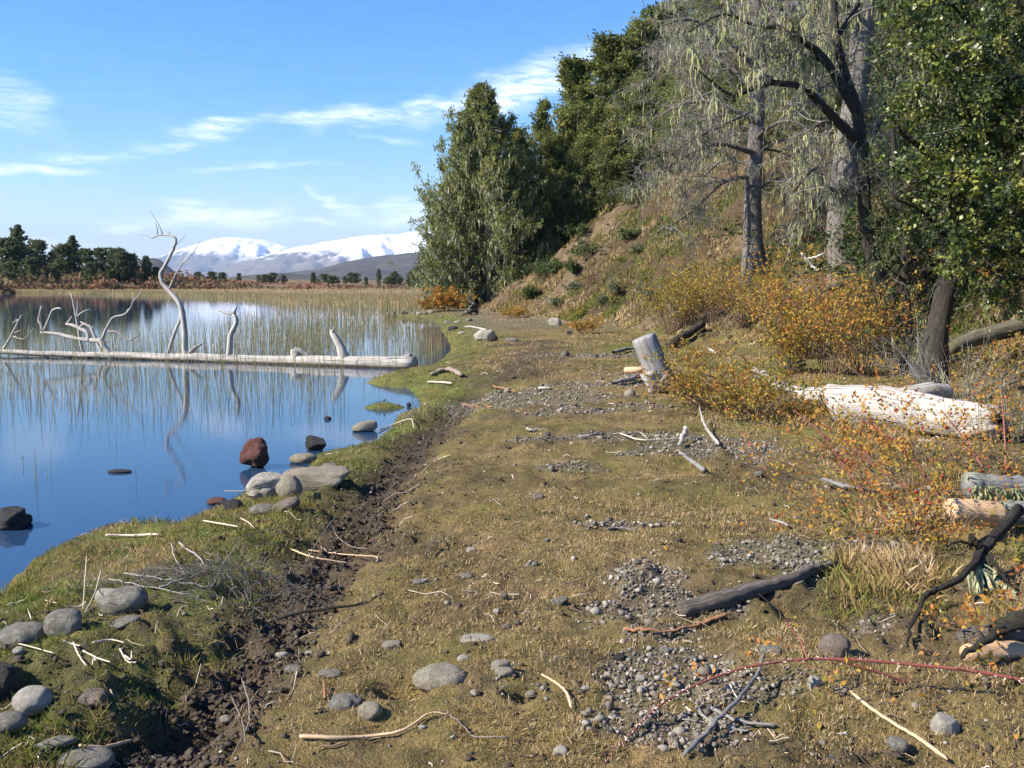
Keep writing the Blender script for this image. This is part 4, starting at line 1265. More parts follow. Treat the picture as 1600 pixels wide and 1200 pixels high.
# ------------------------------------------------------------------ fallen tree in the lake
def log_y(px):
    return np.interp(px, [-150, 0, 650], [24.6, 23.3, 19.9])


def L_(px, py, dy_=0.0):
    return D(px, py, log_y(px) + dy_)


base = L_(400, 575); base[2] = 0
e = empty('fallen_tree', base, 'bleached fallen tree lying in the lake with its limbs sticking up', 'fallen tree')
g = Geo()
tp = [L_(-140, 551), L_(0, 556), L_(150, 561), L_(300, 564.5), L_(420, 567), L_(540, 568.5), L_(648, 570)]
for q, zz in zip(tp, (.10, .09, .07, .06, .06, .07, .10)):
    q[2] = zz
c = spline(tp, 46)
c[:, 2] += (fbm(np.arange(46) * .35, np.zeros(46), 1, 3, 3) - .5) * .05
r = np.interp(np.linspace(0, 1, 46), [0, .18, .45, .75, 1], [.045, .06, .095, .135, .16])
V0 = g.n
tubes(g, c[None], r[None], 14, .5, .08, True, .14)
def wet_wood():
    m = M['driftx'].copy()
    m.name = 'bleached log stained at the waterline'
    t = NT(m.node_tree)
    b = m.node_tree.nodes['Principled BSDF']
    src = b.inputs['Base Color'].links[0].from_socket
    sp_ = t.n('ShaderNodeSeparateXYZ')
    t.put(sp_.inputs[0], pos_co(t))
    zz = t.math('ADD', sp_.outputs[2], t.math('MULTIPLY', t.noise(pos_co(t), 5, 4), -.07))
    t.put(b.inputs['Base Color'], t.mix(t.mapr(zz, .035, -.01), src, (.09, .065, .04)))
    return m


M['log_wet'] = wet_wood()
g.put('trunk', M['log_wet'], e, True, base)


def br(pts, r0, r1, name='branch', m=16, mat='drift', rough=.14):
    gg = Geo()
    limb(gg, [L_(*q) for q in pts], r0, r1, m, 8, .012, rough)
    return gg.put(name, M[mat], e, True, base)


def kid(o, pts, r0, r1, m=8, mat='drift'):
    gg = Geo()
    limb(gg, [L_(*q) for q in pts], r0, r1, m, 6, .008, .12)
    return put('twig', gg.mesh('twig', True, base), M[mat], o)


b1 = br([(301, 563), (290, 551), (288, 520), (284, 485), (276, 468), (262, 452), (253, 440), (251, 428), (256, 418), (264, 403), (272, 386), (275, 375), (270, 369), (256, 367), (243, 369)], .075, .014, m=44)
for q in ([(272, 385), (280, 378), (290, 368)], [(254, 367), (250, 355), (243, 343), (236, 332), (231, 326)], [(246, 366), (245, 354), (240, 347)], [(245, 369), (236, 372), (228, 367), (215, 368)], [(264, 366), (266, 361)], [(256, 421), (257, 413), (256, 409)]):
    kid(b1, q, .014, .0035)
kid(b1, [(263, 452), (268, 444), (275, 428), (284, 413), (293, 405), (303, 394), (309, 382), (313, 377)], .02, .005, 14)
kid(b1, [(284, 415), (285, 402)], .012, .005)
kid(b1, [(272, 463), (274, 459)], .03, .02)
br([(262, 558), (266, 540), (274, 517), (281, 500), (283, 485)], .042, .032)
br([(297, 552), (306, 542), (315, 538)], .06, .02, 'stub', 8, 'drift_grey')
b2 = br([(358, 560), (359, 540), (361, 522), (368, 508), (369, 498), (365, 491)], .062, .048)
kid(b2, [(364, 492), (352, 489), (340, 484)], .028, .018)
kid(b2, [(365, 491), (368, 484), (371, 477)], .05, .008, 8, 'drift_grey')
br([(335, 560), (334, 548), (334, 538)], .03, .02, 'stub', 6)
b3 = br([(176, 561), (164, 544), (158, 534), (146, 532), (120, 529), (90, 522), (64, 519)], .075, .035, m=22)
kid(b3, [(68, 519), (63, 505), (60, 500), (65, 478)], .035, .018)
kid(b3, [(68, 518), (76, 500), (82, 485), (92, 481), (96, 484)], .03, .012, 12)
kid(b3, [(82, 485), (90, 482), (97, 483)], .018, .008)
b4 = br([(140, 532), (136, 520), (124, 513), (112, 508), (104, 506)], .05, .032)
kid(b4, [(105, 506), (110, 499), (112, 494)], .03, .015)
kid(b4, [(124, 512), (132, 506), (143, 512), (146, 509)], .025, .012)
b5 = br([(133, 562), (128, 545), (123, 520), (119, 495), (115, 475), (111, 458)], .042, .016, m=18)
kid(b5, [(119, 498), (121, 484), (121, 470)], .025, .012)
kid(b5, [(121, 494), (130, 487), (141, 483)], .02, .008)
b6 = br([(163, 560), (152, 535), (143, 513), (136, 508), (126, 503)], .045, .018)
b7 = br([(158, 535), (165, 517), (172, 503), (179, 495), (193, 492), (203, 483), (209, 470), (218, 460), (221, 450)], .034, .008, m=24)
kid(b7, [(199, 487), (200, 483)], .02, .015)
kid(b7, [(208, 472), (210, 462)], .015, .008)
b8 = br([(170, 518), (182, 519), (193, 526), (204, 532), (212, 526), (221, 521)], .03, .010, m=14, mat='drift_grey')
kid(b8, [(188, 523), (191, 528)], .015, .01)
b9 = br([(-15, 560), (2, 550), (14, 532), (22, 516), (30, 500), (34, 492)], .04, .014)
for q in ([(30, 500), (22, 503), (20, 508)], [(30, 500), (24, 499)], [(22, 520), (33, 516)], [(20, 525), (35, 530), (45, 522), (52, 513)], [(44, 520), (46, 508)]):
    kid(b9, q, .014, .007)
br([(463, 566), (462, 556), (460, 546)], .13, .085, 'stub', 8)
br([(461, 548), (470, 549), (483, 556)], .07, .03, 'stub', 8, 'drift_grey')
br([(540, 566), (535, 550), (528, 535), (520, 521), (519, 516)], .115, .05, m=12)
br([(584, 563), (578, 560), (574, 557)], .035, .03, 'stub', 6, 'drift_grey')
br([(628, 560), (636, 557), (642, 556)], .05, .05, 'stub', 6, 'drift_grey')
br([(618, 562), (620, 560)], .04, .03, 'stub', 5, 'drift_grey')
br([(377, 561), (380, 556), (384, 557)], .04, .02, 'stub', 6, 'drift_grey')


# ------------------------------------------------------------------ logs, stump and sticks on the shore
def log(name, pts, rads, mat, label, cat='log', sides=16, m=26, rough=.12, base_px=None, cutmat=None, wob=.02, smooth=True, flat=None, group=None):
    p = np.array(pts, float)
    c = spline(p, m)
    c[1:-1] += (RNG.random((m - 2, 3)) - .5) * wob
    r = np.interp(np.linspace(0, 1, m), np.linspace(0, 1, len(rads)), rads)
    g = Geo()
    tubes(g, c[None], r[None], sides, .5, rough * .4, True, .16)
    b = p[0].copy()
    e = empty(name, b, label, cat, group)
    g.put('trunk', M[mat], e, smooth, b)
    if cutmat:
        for k_, s in ((0, -1), (-1, 1)):
            gg = Geo()
            d = unit(c[k_] - c[k_ + s * -1])
            q = np.stack([c[k_] - d * .01, c[k_] + d * .006])
            tubes(gg, q[None], np.array([[r[k_] * .93, r[k_] * .9]]), 16, .5, .05)
            gg.put('cut_end', M[cutmat], e, False, b)
    return e, c, r, b


def gz(px, py, up=0.0):
    q = G(px, py)
    q[2] += up
    return q


# leaning stump: a weathered post with a split foot
q0 = gz(1030, 612)
yb = q0[1]
e = empty('leaning_stump', q0, 'weathered grey stump leaning left with a split root foot', 'stump')
g = Geo()
c = spline([D(1037, 608, yb), D(1027, 580, yb), D(1016, 553, yb), D(1005, 526, yb)], 20)
tubes(g, c[None], np.interp(np.linspace(0, 1, 20), [0, .3, .9, 1], [.155, .168, .168, .155])[None], 18, .5, .05)
V = g.V[0]
off = V - q0
V[:, 0] += 0
V[:, 1] = q0[1] + (V[:, 1] - q0[1]) * .75
# flutes running up the stem, drawn out at the foot
a = np.arctan2(V[:, 1] - yb, V[:, 0] - np.interp(V[:, 2], c[:, 2], c[:, 0]))
k_ = sstep(.45, 0, V[:, 2] - q0[2])
V[:, 0] += np.sin(a * 5) * .03 * (.3 + k_)
g.V[0] = V
g.put('trunk', M['drift_grey'], e, True, q0)
for pts, r0, r1 in [([(1014, 580), (1017, 600), (1018, 616)], .09, .035), ([(1034, 590), (1042, 600), (1044, 612)], .10, .05), ([(1028, 592), (1028, 606), (1026, 616)], .07, .02), ([(1040, 592), (1048, 596), (1053, 600)], .07, .04), ([(1022, 592), (1022, 606), (1023, 614)], .06, .02)]:
    gg = Geo()
    limb(gg, [D(a_, b_, yb - .12) for a_, b_ in pts], r0, r1, 10, 8, .01, .2)
    gg.put('root', M['drift_grey' if pts[0][0] > 1030 else 'drift'], e, True, q0)
gg = Geo()
limb(gg, [D(1040, 602, yb - .1), D(1034, 607, yb - .15), D(1033, 613, yb - .15)], .10, .06, 8, 8, .03, .35)
gg.put('hollow_root', M['bark_dark'], e, True, q0)

# white log
a0, a1 = gz(1316, 664, .20), gz(1556, 694, .19)
c = spline([a0 + np.array([-.10, .05, .0]), a0 * .7 + a1 * .3 + np.array([0, .05, .02]), a0 * .35 + a1 * .65, a1], 44)
r = np.interp(np.linspace(0, 1, 44), [0, .3, .6, .85, 1], [.205, .205, .19, .165, .145])
g = Geo()
tubes(g, c[None], r[None], 26, .5, .015, True, .13)
V = g.V[0]
for k_ in range(4):                         # an oblique saw cut through the left end
    ring = V[k_ * 26:(k_ + 1) * 26]
    ring[:, 0] += (4 - k_) / 4 * .10 * np.clip((c[k_, 1] - ring[:, 1]) / r[k_] * .7 + (c[k_, 2] - ring[:, 2]) / r[k_] * .7, -.4, 1)
V[44 * 26:44 * 26 + 1] = V[:26].mean(0)
last = V[43 * 26:44 * 26]
last[:, 0] += RNG.normal(size=26) * .05      # torn right end
b = a0.copy()
e = empty('white_log', b, 'large bleached white log cut obliquely at its left end', 'log')
g.put('trunk', M['driftx'], e, True, b)
gg = Geo()
ring = V[:26]
cen = ring.mean(0)
rin = cen + (ring - cen) * .95
dn = np.array([-.012, -.006, -.003])
vv = np.concatenate([rin + dn, [cen + dn * 1.2]])
gg.add(vv, [[26, (q_ + 2) % 26, q_ + 1, q_] for q_ in range(0, 26, 2)], .5, (vv - cen) * np.array([1, 1, 1.0]))
gg.put('cut_end', M['drift_grey'], e, False, b)  # greyer wood puts the shade of the end face into its colour
for pts, r0, r1, mt in [([(1505, 655, -.12), (1540, 650, -.12), (1563, 644, -.12)], .045, .015, 'driftx'), ([(1500, 676, -.14), (1540, 670, -.14), (1560, 668, -.14)], .05, .02, 'driftx'), ([(1410, 684, -.2), (1460, 694, -.2), (1525, 700, -.2)], .035, .02, 'driftx'), ([(1546, 655, -.03), (1554, 655, -.03), (1559, 660, -.04)], .09, .05, 'bark_dark')]:
    gg = Geo()
    limb(gg, [D(x_, y_, np.interp(x_, [1290, 1556], [c[0][1], c[-1][1]]) + z_) for x_, y_, z_ in pts], r0, r1, 12, 8, .006, .2)
    gg.put('splinter', M[mt], e, True, b)
y2 = c[10][1] + .55
log('grey_log', [D(1372, 618, y2), D(1410, 616, y2 + .05), D(1450, 611, y2 + .1), D(1482, 612, y2 + .2)], [.03, .075, .09, .08], 'driftx', 'smooth pale grey log lying just behind the white log', 'log', 14, 16, .06)
# bleached root to the left of the white log
p0 = gz(1292, 640, .14)
log('driftwood_root', [p0, D(1262, 618, p0[1] + .2), D(1228, 606, p0[1] + .4), D(1208, 598, p0[1] + .5), D(1192, 584, p0[1] + .7), D(1178, 576, p0[1] + .8)], [.11, .10, .06, .045, .04, .03], 'driftx', 'bleached branch leading from the white log up into the orange bushes', 'driftwood', 10, 22, .2, wob=.03)
p0 = gz(1140, 600, .04)
log('driftwood_root', [gz(1048, 601, .05), gz(1075, 594, .06), gz(1105, 592, .05), gz(1125, 590, .03)], [.06, .045, .04, .02], 'drift_brown', 'crooked pale root running right from the foot of the stump', 'driftwood', 8, 16, .2, wob=.05)
p0 = gz(985, 580, .04)
log('plank', [gz(978, 583, .04), gz(1000, 583, .05), gz(1022, 582, .05)], [.05, .06, .04], 'tan_wood', 'short pale plank-like piece of wood behind the leaning stump', 'wood', 6, 8, .1)
log('branch', [gz(955, 602, .03), gz(985, 600, .05), gz(1000, 596, .07), gz(1012, 604, .02)], [.02, .035, .04, .02], 'drift_grey', 'crooked grey branch left of the foot of the stump', 'branch', 7, 14, .2)
log('branch', [gz(958, 553, .03), gz(975, 551, .06), gz(990, 548, .04)], [.03, .04, .02], 'drift_grey', 'dark low branch lying behind the top of the stump', 'branch', 7, 10, .2)
log('log', [gz(1046, 545, .08), gz(1070, 533, .12), gz(1098, 517, .15)], [.10, .11, .09], 'bark_dark', 'dark dead log pointing upslope under the yellow thicket', 'log', 12, 14, .15)
log('branch', [gz(1086, 562, .03), gz(1105, 553, .08), gz(1120, 556, .04)], [.02, .03, .02], 'drift', 'pale branch tip in the scrub right of the dead log', 'branch', 7, 10, .2)
log('branch', [gz(1225, 582, .05), gz(1240, 575, .08), gz(1255, 568, .05)], [.03, .05, .02], 'drift_grey', 'greyish branch under the orange bush behind the bleached root', 'branch', 7, 10, .2)

# lichen-covered log and peeled log at the right edge
yA = 5.3
log('lichen_log', [D(1509, 757, yA + .3), D(1560, 762, yA + .35), D(1640, 768, yA + .42), D(1760, 776, yA + .5)], [.070, .075, .077, .08], 'lichen_log', 'grey log shaggy with lichen lying above the peeled tan log', 'log', 16, 20, .1)
eL = COL.objects['lichen_log']
g = Geo()
cc = spline([D(1515, 757, yA + .3), D(1560, 762, yA + .35), D(1640, 768, yA + .42)], 20)[None] + np.array([0, -.070, .015])
lichen_strips(g, cc, 420, (.03, .17), .009)
g.put('lichen', M['lichen'], eL, False, D(1509, 757, yA + .3))['kind'] = 'stuff'
log('peeled_log', [D(1483, 798, yA), D(1525, 800, yA + .03), D(1562, 803, yA + .06)], [.066, .071, .068], 'tan_wood', 'peeled tan log end with fresh pale wood under the lichen-covered log', 'log', 16, 14, .05, wob=.008)
log('log', [D(1562, 800, yA + .10), D(1600, 800, yA + .16), D(1700, 802, yA + .3)], [.062, .065, .068], 'lichen_log', 'barked grey log continuing right of the peeled wood', 'log', 14, 12, .1)
# dark forked dead branch hung with lichen
bb = D(1585, 800, 5.03)
e = empty('dead_branch', bb, 'dark forked dead branch propped on the peeled log and hung with lichen', 'branch')
for pts, r0, r1 in [([(1592, 796, 5.05), (1566, 825, 4.85), (1545, 850, 4.7), (1530, 866, 4.6), (1520, 880, 4.5), (1495, 908, 4.3), (1460, 922, 4.2)], .030, .013), ([(1462, 920, 4.21), (1447, 930, 4.15), (1436, 952, 4.05), (1422, 985, 3.9), (1419, 1010, 3.76)], .013, .005), ([(1438, 950, 4.06), (1448, 970, 3.97), (1452, 995, 3.86)], .009, .005),
                    ([(1535, 862, 4.62), (1525, 848, 4.62), (1518, 838, 4.62)], .02, .015), ([(1535, 862, 4.62), (1550, 900, 4.5), (1565, 930, 4.4), (1580, 960, 4.3)], .015, .006), ([(1540, 858, 4.65), (1560, 890, 4.5), (1590, 930, 4.4)], .013, .005), ([(1520, 852, 4.6), (1500, 846, 4.58), (1480, 852, 4.55)], .008, .004), ([(1533, 866, 4.6), (1538, 905, 4.45), (1545, 940, 4.35)], .010, .004)]:
    gg = Geo()
    limb(gg, [D(x_, y_, z_) for x_, y_, z_ in pts], r0, r1, 16, 8, .012, .2)
    gg.put('fork', M['bark_dark'], e, True, bb)
g = Geo()
cc = np.stack([spline([D(1530, 864, 4.6), D(1545, 895, 4.5), D(1578, 945, 4.35)], 8), spline([D(1528, 868, 4.58), D(1540, 890, 4.5), D(1588, 925, 4.4)], 8), spline([D(1522, 880, 4.5), D(1530, 888, 4.48), D(1550, 900, 4.46)], 8)])
lichen_strips(g, cc, 620, (.06, .24), .007, .2)
g.put('lichen', M['lichen_grey'], e, False, bb)['kind'] = 'stuff'

# split logs at the right edge
yC = G(1530, 1030)[1]
log('split_log', [D(1508, 1004, yC + .12), D(1560, 1000, yC + .16), D(1660, 1000, yC + .22)], [.05, .055, .06], 'bark_log', 'dark barked log with a split end above the tan split log', 'log', 12, 14, .25)
log('split_log', [D(1512, 1022, yC), D(1560, 1021, yC + .04), D(1660, 1022, yC + .1)], [.032, .042, .045], 'tan_wood', 'tan split log lying under the dark barked one', 'log', 10, 12, .1)
log('branch', [D(1502, 1028, yC - .1), D(1530, 1005, yC - .05), D(1570, 985, yC), D(1640, 955, yC + .05)], [.008, .014, .018, .025], 'bark_dark', 'thin dark branch crossing over the split logs', 'branch', 8, 14, .2)
log('branch', [D(1555, 985, yC + .1), D(1580, 972, yC + .1), D(1640, 950, yC + .1)], [.025, .03, .03], 'bark_dark', 'thick dark branch above the split logs at the right edge', 'branch', 8, 12, .2)

# log shape for the brown bank ledge, its shadow put in as dark colour
yD = 13.2
log('mossy_ledge', [D(1482, 546, yD - .2), D(1520, 530, yD), D(1580, 514, yD + .1), D(1700, 490, yD + .3)], [.07, .105, .12, .13], 'moss_ledge', 'mossy log-shaped ledge of the bank, shadow in its dark colour, at the right edge below the leafy tree', 'log', 18, 20, .12)
log('cracked_log', [gz(1416, 398, .12), gz(1450, 392, .12), gz(1490, 386, .12), gz(1580, 380, .12)], [.13, .16, .16, .14], 'lichen_log', 'grey cracked fallen trunk half hidden by the leafy tree', 'log', 14, 14, .15)
log('dead_branch', [D(1252, 395, 20), D(1264, 412, 19.9), D(1275, 420, 19.8), D(1290, 420, 19.7)], [.02, .04, .06, .05], 'drift', 'bleached forked dead branch between the grey and pale trunks', 'branch', 8, 12, .2)
log('dead_branch', [D(1262, 404, 19.9), D(1275, 402, 19.8), D(1288, 396, 19.7)], [.02, .035, .02], 'drift', 'upper bleached prong left of the pale thick trunk', 'branch', 8, 10, .2)

# dark ridged branch lying on the gravel
q0, q1 = gz(1062, 962, .02), gz(1310, 884, .01)
mid1, mid2 = gz(1130, 944, .025), gz(1220, 918, .02)
log('ridged_branch', [q0, mid1, mid2, gz(1265, 900, .02), q1], [.036, .041, .036, .028, .014], 'bark_log', 'dark ridged log half sunk beside the gravel patch', 'log', 14, 30, .18, wob=.012)


# bark flakes and loose sticks: pixel polylines laid on the ground
def stick(name, pts, r0, r1, mat, label, cat, lift=.012, group=None, flat=1.0, m=None, sides=6, ups=None):
    q = [gz(a_, b_) for a_, b_ in pts]
    for i_, v in enumerate(q):
        v[2] += lift + (ups[i_] if ups else 0)
    c = spline(q, m or (8 + 4 * len(pts)))
    c[:, 2] = np.maximum(c[:, 2], height(c[:, 0], c[:, 1]) + r1 * .4)
    g = Geo()
    n = len(c)
    rr = np.interp(np.linspace(0, 1, n), [0, 1], [r0, r1]) * .62 * (.93 + .14 * RNG.random(n))
    rr[0] *= .6; rr[-1] *= .5
    c[1:-1] += RNG.normal(size=(n - 2, 3)) * r0 * (.06 if mat in ('straw', 'tan_stick') else .16)
    tubes(g, c[None], rr[None], sides, .5, .16)
    b = np.array(q[0])
    if flat != 1.0:
        V = g.V[0]
        zc = np.interp(np.arange(len(V)), np.arange(len(V)), V[:, 2])
        V[:n * sides, 2] = np.repeat(c[:, 2], sides) + (V[:n * sides, 2] - np.repeat(c[:, 2], sides)) * flat
    o = g.put(name, M[mat], None, True, b, True)
    return tag(o, label, cat, group)


stick('bark_strip', [(974, 988), (1010, 992), (1062, 996)], .022, .012, 'orange_bark', 'orange bark strip lying on the gravel in front of the ridged log', 'bark', .015, flat=.5)
stick('bark_strip', [(1058, 990), (1095, 981), (1136, 966)], .012, .02, 'orange_bark', 'orange-brown bark strip tucked under the ridged log', 'bark', .012, flat=.6)
stick('stick', [(1068, 1197), (1105, 1162), (1150, 1122), (1180, 1090), (1193, 1064)], .014, .008, 'drift_grey', 'long bent grey stick slanting over the pale splinters', 'stick', .02, ups=[0, .02, .04, .06, .09], sides=8)
stick('splinter', [(1106, 1118), (1150, 1132), (1214, 1148)], .011, .009, 'drift', 'longest bleached splinter under the bent grey stick', 'stick', .014)
stick('splinter', [(1088, 1112), (1098, 1126), (1112, 1136)], .012, .006, 'drift', 'short bleached splinter at the left of the small heap', 'stick', .014)
stick('splinter', [(1115, 1132), (1140, 1142), (1170, 1150)], .008, .005, 'drift', 'thin bleached splinter parallel to the longest one', 'stick', .01)
stick('splinter', [(1066, 1128), (1100, 1136), (1130, 1142)], .005, .003, 'drift', 'hair-thin bleached splinter left of the bent grey stick', 'stick', .01)
stick('splinter', [(1140, 1150), (1160, 1146), (1176, 1142)], .006, .004, 'drift', 'small bleached chip right of the bent grey stick', 'stick', .01)
stick('cane_stick', [(1328, 1094), (1360, 1122), (1400, 1150), (1440, 1176), (1480, 1202)], .009, .011, 'tan_stick', 'straight tan cane stick slanting into the lower right corner', 'stick', .03)
stick('bark_strip', [(846, 1061), (868, 1074), (885, 1092), (893, 1118)], .011, .009, 'tan_stick', 'curved tan bark strip curling on the turf left of the gravel', 'bark', .015, flat=.6)
stick('stick', [(468, 1164), (520, 1162), (580, 1157), (630, 1148), (670, 1130), (700, 1122)], .013, .003, 'tan_stick', 'tan pointed stick thinning to a long whip at lower centre', 'stick', .015)
stick('stick', [(702, 1128), (725, 1142), (740, 1160), (775, 1160), (795, 1162)], .006, .005, 'drift_brown', 'crooked pale twig at the end of the tan whip', 'stick', .012)
stick('stick', [(165, 842), (200, 842), (249, 841)], .012, .012, 'straw', 'white straight stick at the edge of the water by the pointed rock', 'stick', .02)
stick('stick', [(124, 1181), (160, 1181), (209, 1183)], .010, .009, 'tan_stick', 'straight pale stick across the rock at lower left', 'stick', .03)
stick('reed_stalk', [(318, 823), (345, 826), (372, 831)], .009, .007, 'straw', 'short straw stalk on the green bank below the boulders', 'stalk', .03)
stick('reed_stalk', [(376, 819), (388, 824), (397, 833)], .006, .006, 'straw', 'curved straw stalk on the green bank right of the short one', 'stalk', .03)
stick('stick', [(455, 867), (490, 879), (545, 890)], .009, .007, 'tan_stick', 'lower of two pale sticks crossing the muddy trench', 'stick', .03)
stick('stick', [(482, 868), (530, 876), (592, 880)], .006, .005, 'tan_stick', 'upper thinner one of two pale sticks crossing the muddy trench', 'stick', .03)
stick('stick', [(478, 897), (500, 866), (526, 826)], .005, .005, 'drift_grey', 'dark grey stick standing across the two pale sticks', 'stick', .05, ups=[0, .04, .03])
stick('stick', [(352, 862), (385, 850), (440, 838)], .006, .004, 'drift_brown', 'thin grey-brown twig arching over the green bank', 'stick', .04)
stick('stick', [(350, 777), (385, 781), (425, 777)], .008, .006, 'drift_grey', 'dark twig lying along the front of the pale boulder', 'stick', .05, ups=[0, .02, .05])
stick('stick', [(590, 676), (612, 667), (641, 659), (647, 672)], .012, .008, 'straw', 'bent straw stalk on the shore beside the pale flat rock', 'stalk', .02)
stick('driftwood', [(672, 590), (700, 582), (722, 590)], .055, .07, 'drift_brown', 'pinkish weathered log lying on the grassy spit by the big fallen tree', 'driftwood', .05)
stick('driftwood', [(668, 600), (690, 601), (706, 604)], .02, .03, 'straw', 'pale stalk bundle in front of the pinkish log', 'driftwood', .03)
stick('driftwood', [(726, 512), (738, 512), (760, 517)], .03, .05, 'drift', 'pale stick of driftwood on the beach left of the white boulder', 'driftwood', .03)
stick('driftwood', [(1092, 657), (1098, 672), (1108, 685), (1123, 700)], .012, .028, 'drift', 'white curved stick upright in front of the orange bush', 'stick', .03, ups=[.12, .07, .03, 0], sides=8)
stick('driftwood', [(1061, 712), (1075, 722), (1088, 732), (1100, 742)], .02, .03, 'drift_grey', 'short grey driftwood branch on the gravel at right of centre', 'driftwood', .03, sides=8)
stick('driftwood', [(1062, 702), (1067, 694), (1072, 686)], .035, .03, 'drift', 'small pale wood stub standing behind the grey driftwood branch', 'driftwood', .03, ups=[0, .04, .08], sides=8)
stick('driftwood', [(968, 685), (1000, 691), (1040, 691), (1098, 688)], .012, .01, 'straw', 'long thin bleached stick left of the white curved stick', 'stick', .02)
stick('driftwood', [(1000, 682), (1010, 687)], .012, .012, 'drift', 'tiny pale chip beside the long thin stick', 'stick', .02)
stick('driftwood', [(905, 690), (925, 686), (945, 684)], .02, .015, 'drift_grey', 'gnarled grey twig on the gravel in the middle of the path', 'driftwood', .03)
stick('driftwood', [(822, 673), (832, 675), (842, 674)], .025, .018, 'drift', 'white chip of wood on the brown turf left of centre', 'driftwood', .02)
stick('driftwood', [(842, 609), (850, 609), (862, 610)], .035, .02, 'drift', 'white chip on the far gravel patch', 'driftwood', .02)
stick('driftwood', [(1010, 582), (1025, 581)], .03, .02, 'drift', 'pale bit of wood at the left side of the stump', 'driftwood', .02)
stick('driftwood', [(770, 606), (790, 610), (806, 616)], .03, .02, 'orange_bark', 'reddish strip of bark on the far gravel patch', 'bark', .02, flat=.6)
stick('driftwood', [(722, 634), (745, 638), (770, 638)], .025, .02, 'orange_bark', 'reddish reed litter strip beyond the end of the muddy trench', 'bark', .02, flat=.6)
stick('driftwood', [(860, 570), (880, 568), (900, 568), (918, 568), (920, 573)], .012, .01, 'drift_brown', 'thin looping twig on the far brown turf', 'stick', .03, ups=[0, 0, .06, .08, 0])
stick('driftwood', [(1284, 756), (1320, 766), (1375, 776)], .03, .015, 'drift_grey', 'weathered grey stick under the arching rose canes', 'stick', .03, sides=8)
stick('driftwood', [(1395, 768), (1440, 772), (1485, 776)], .025, .02, 'drift_brown', 'brownish stick between the rose bush and the lichen-covered log', 'stick', .02)
stick('stick', [(1203, 818), (1220, 822), (1232, 828)], .009, .014, 'drift', 'white bent stick at the edge of the turf above the ridged log', 'stick', .02)
stick('stick', [(948, 832), (965, 830), (995, 834)], .012, .006, 'drift_grey', 'twisted grey twig on the turf above the gravel', 'stick', .02)
stick('stick', [(770, 783), (778, 790), (787, 797)], .005, .004, 'drift', 'pale stub of twig on the turf left of the small stone', 'stick', .015)
stick('stick', [(880, 918), (905, 911), (935, 897)], .006, .004, 'drift_brown', 'thin brown twig pointing at the gravel', 'stick', .012)
stick('stick', [(664, 875), (674, 862), (684, 849)], .007, .005, 'drift_brown', 'brown twig standing askew beside the trench', 'stick', .02, ups=[0, .02, .05])
stick('stick', [(508, 1100), (507, 1085), (506, 1072)], .008, .006, 'orange_bark', 'orange splinter standing by the half-buried pale stone', 'stick', .02)
for k_, (pts, lab) in enumerate([([(145, 1018), (172, 1010), (195, 1015)], 'arched bleached reed stalk at the top of the straw litter'), ([(130, 1030), (152, 1040), (173, 1048)], 'thick bleached reed stalk in the middle of the straw litter'), ([(115, 1015), (124, 1035), (135, 1052)], 'bleached reed stalk slanting at the left of the straw litter'),
                                 ([(188, 1034), (200, 1044), (214, 1055)], 'bleached reed stalk slanting at the right of the straw litter'), ([(25, 1015), (45, 1020), (85, 1034)], 'long bleached stalk lying left of the straw litter'), ([(150, 1045), (147, 1040), (145, 1052)], 'short bleached stub under the straw litter'),
                                 ([(100, 1020), (112, 1018), (126, 1021)], 'tiny bleached stub at the left edge of the straw litter'), ([(192, 1036), (205, 1040), (206, 1028)], 'kinked bleached stalk by the slanting right one'),
                                 ([(130, 963), (134, 942), (138, 925)], 'upright straw stalk beside the grey boulders'), ([(133, 968), (150, 952), (160, 935)], 'leaning straw stalk between the two grey boulders'), ([(70, 948), (80, 948), (89, 951)], 'short pale stalk above the left grey boulder')]):
    stick('reed_stalk', pts, (.0075 if 'thick' in lab or 'arched' in lab or 'slanting' in lab else .0045) * (.7 if 'upright' in lab or 'leaning' in lab else 1), .004, 'straw', lab, 'stalk', .025, ups=[0, .08, .16] if 'upright' in lab else ([0, .06, .12] if 'leaning' in lab else None))
stick('root_strand', [(378, 1075), (388, 1100), (390, 1128), (388, 1150), (365, 1190)], .006, .005, 'drift_brown', 'curved root strand at the lower left mud edge', 'root', .02)
stick('root_strand', [(362, 1110), (380, 1150), (384, 1175)], .004, .004, 'drift_brown', 'thin root strand inside the curved one', 'root', .02)
stick('root_strand', [(520, 830), (528, 850), (548, 868), (575, 872)], .006, .005, 'drift_brown', 'looping root strand in the trench beside the pale sticks', 'root', .03)
stick('root_strand', [(565, 870), (575, 855), (590, 846)], .006, .004, 'orange_bark', 'reddish root strand in the trench', 'root', .03)
stick('branch', [(420, 980), (470, 965), (560, 948), (600, 930)], .014, .008, 'bark_dark', 'dark branch sunk in the mud above the pebbles', 'branch', .01)

# white block and roots near the tip of the spur
RM = {}


def stone(px, py, w, h, mat, label, seed, depth=.8, sink=.3, cat='stone', name='stone', ang=0.0, tilt=0.0, power=1.0, lump=.5, facets=0, sub=ICO3, fine=.12, group=None, wz=None):
    q = G(px, py + h * .28)
    if wz is not None:
        q = P(px, py + h * .5 * (1 - 2 * wz), 0.0)
    sc_ = math.hypot(q[1], CAMZ) / FPX
    me = stone_mesh(name, seed, sub, lump, fine, facets, power)
    sx, sz = w * sc_ / 2, h * sc_ / 2
    sz = max(sz * 1.08, sx * .12)
    o = put(name, me, M[mat], None, (q[0], q[1] + sx * depth * .25, q[2] + sz * (1 - 2 * sink - (.16 if wz is None else 0)) * .95))
    o.scale = (sx, sx * depth, sz)
    o.rotation_euler = (0, rad(tilt), rad(ang))
    return tag(o, label, cat, group)


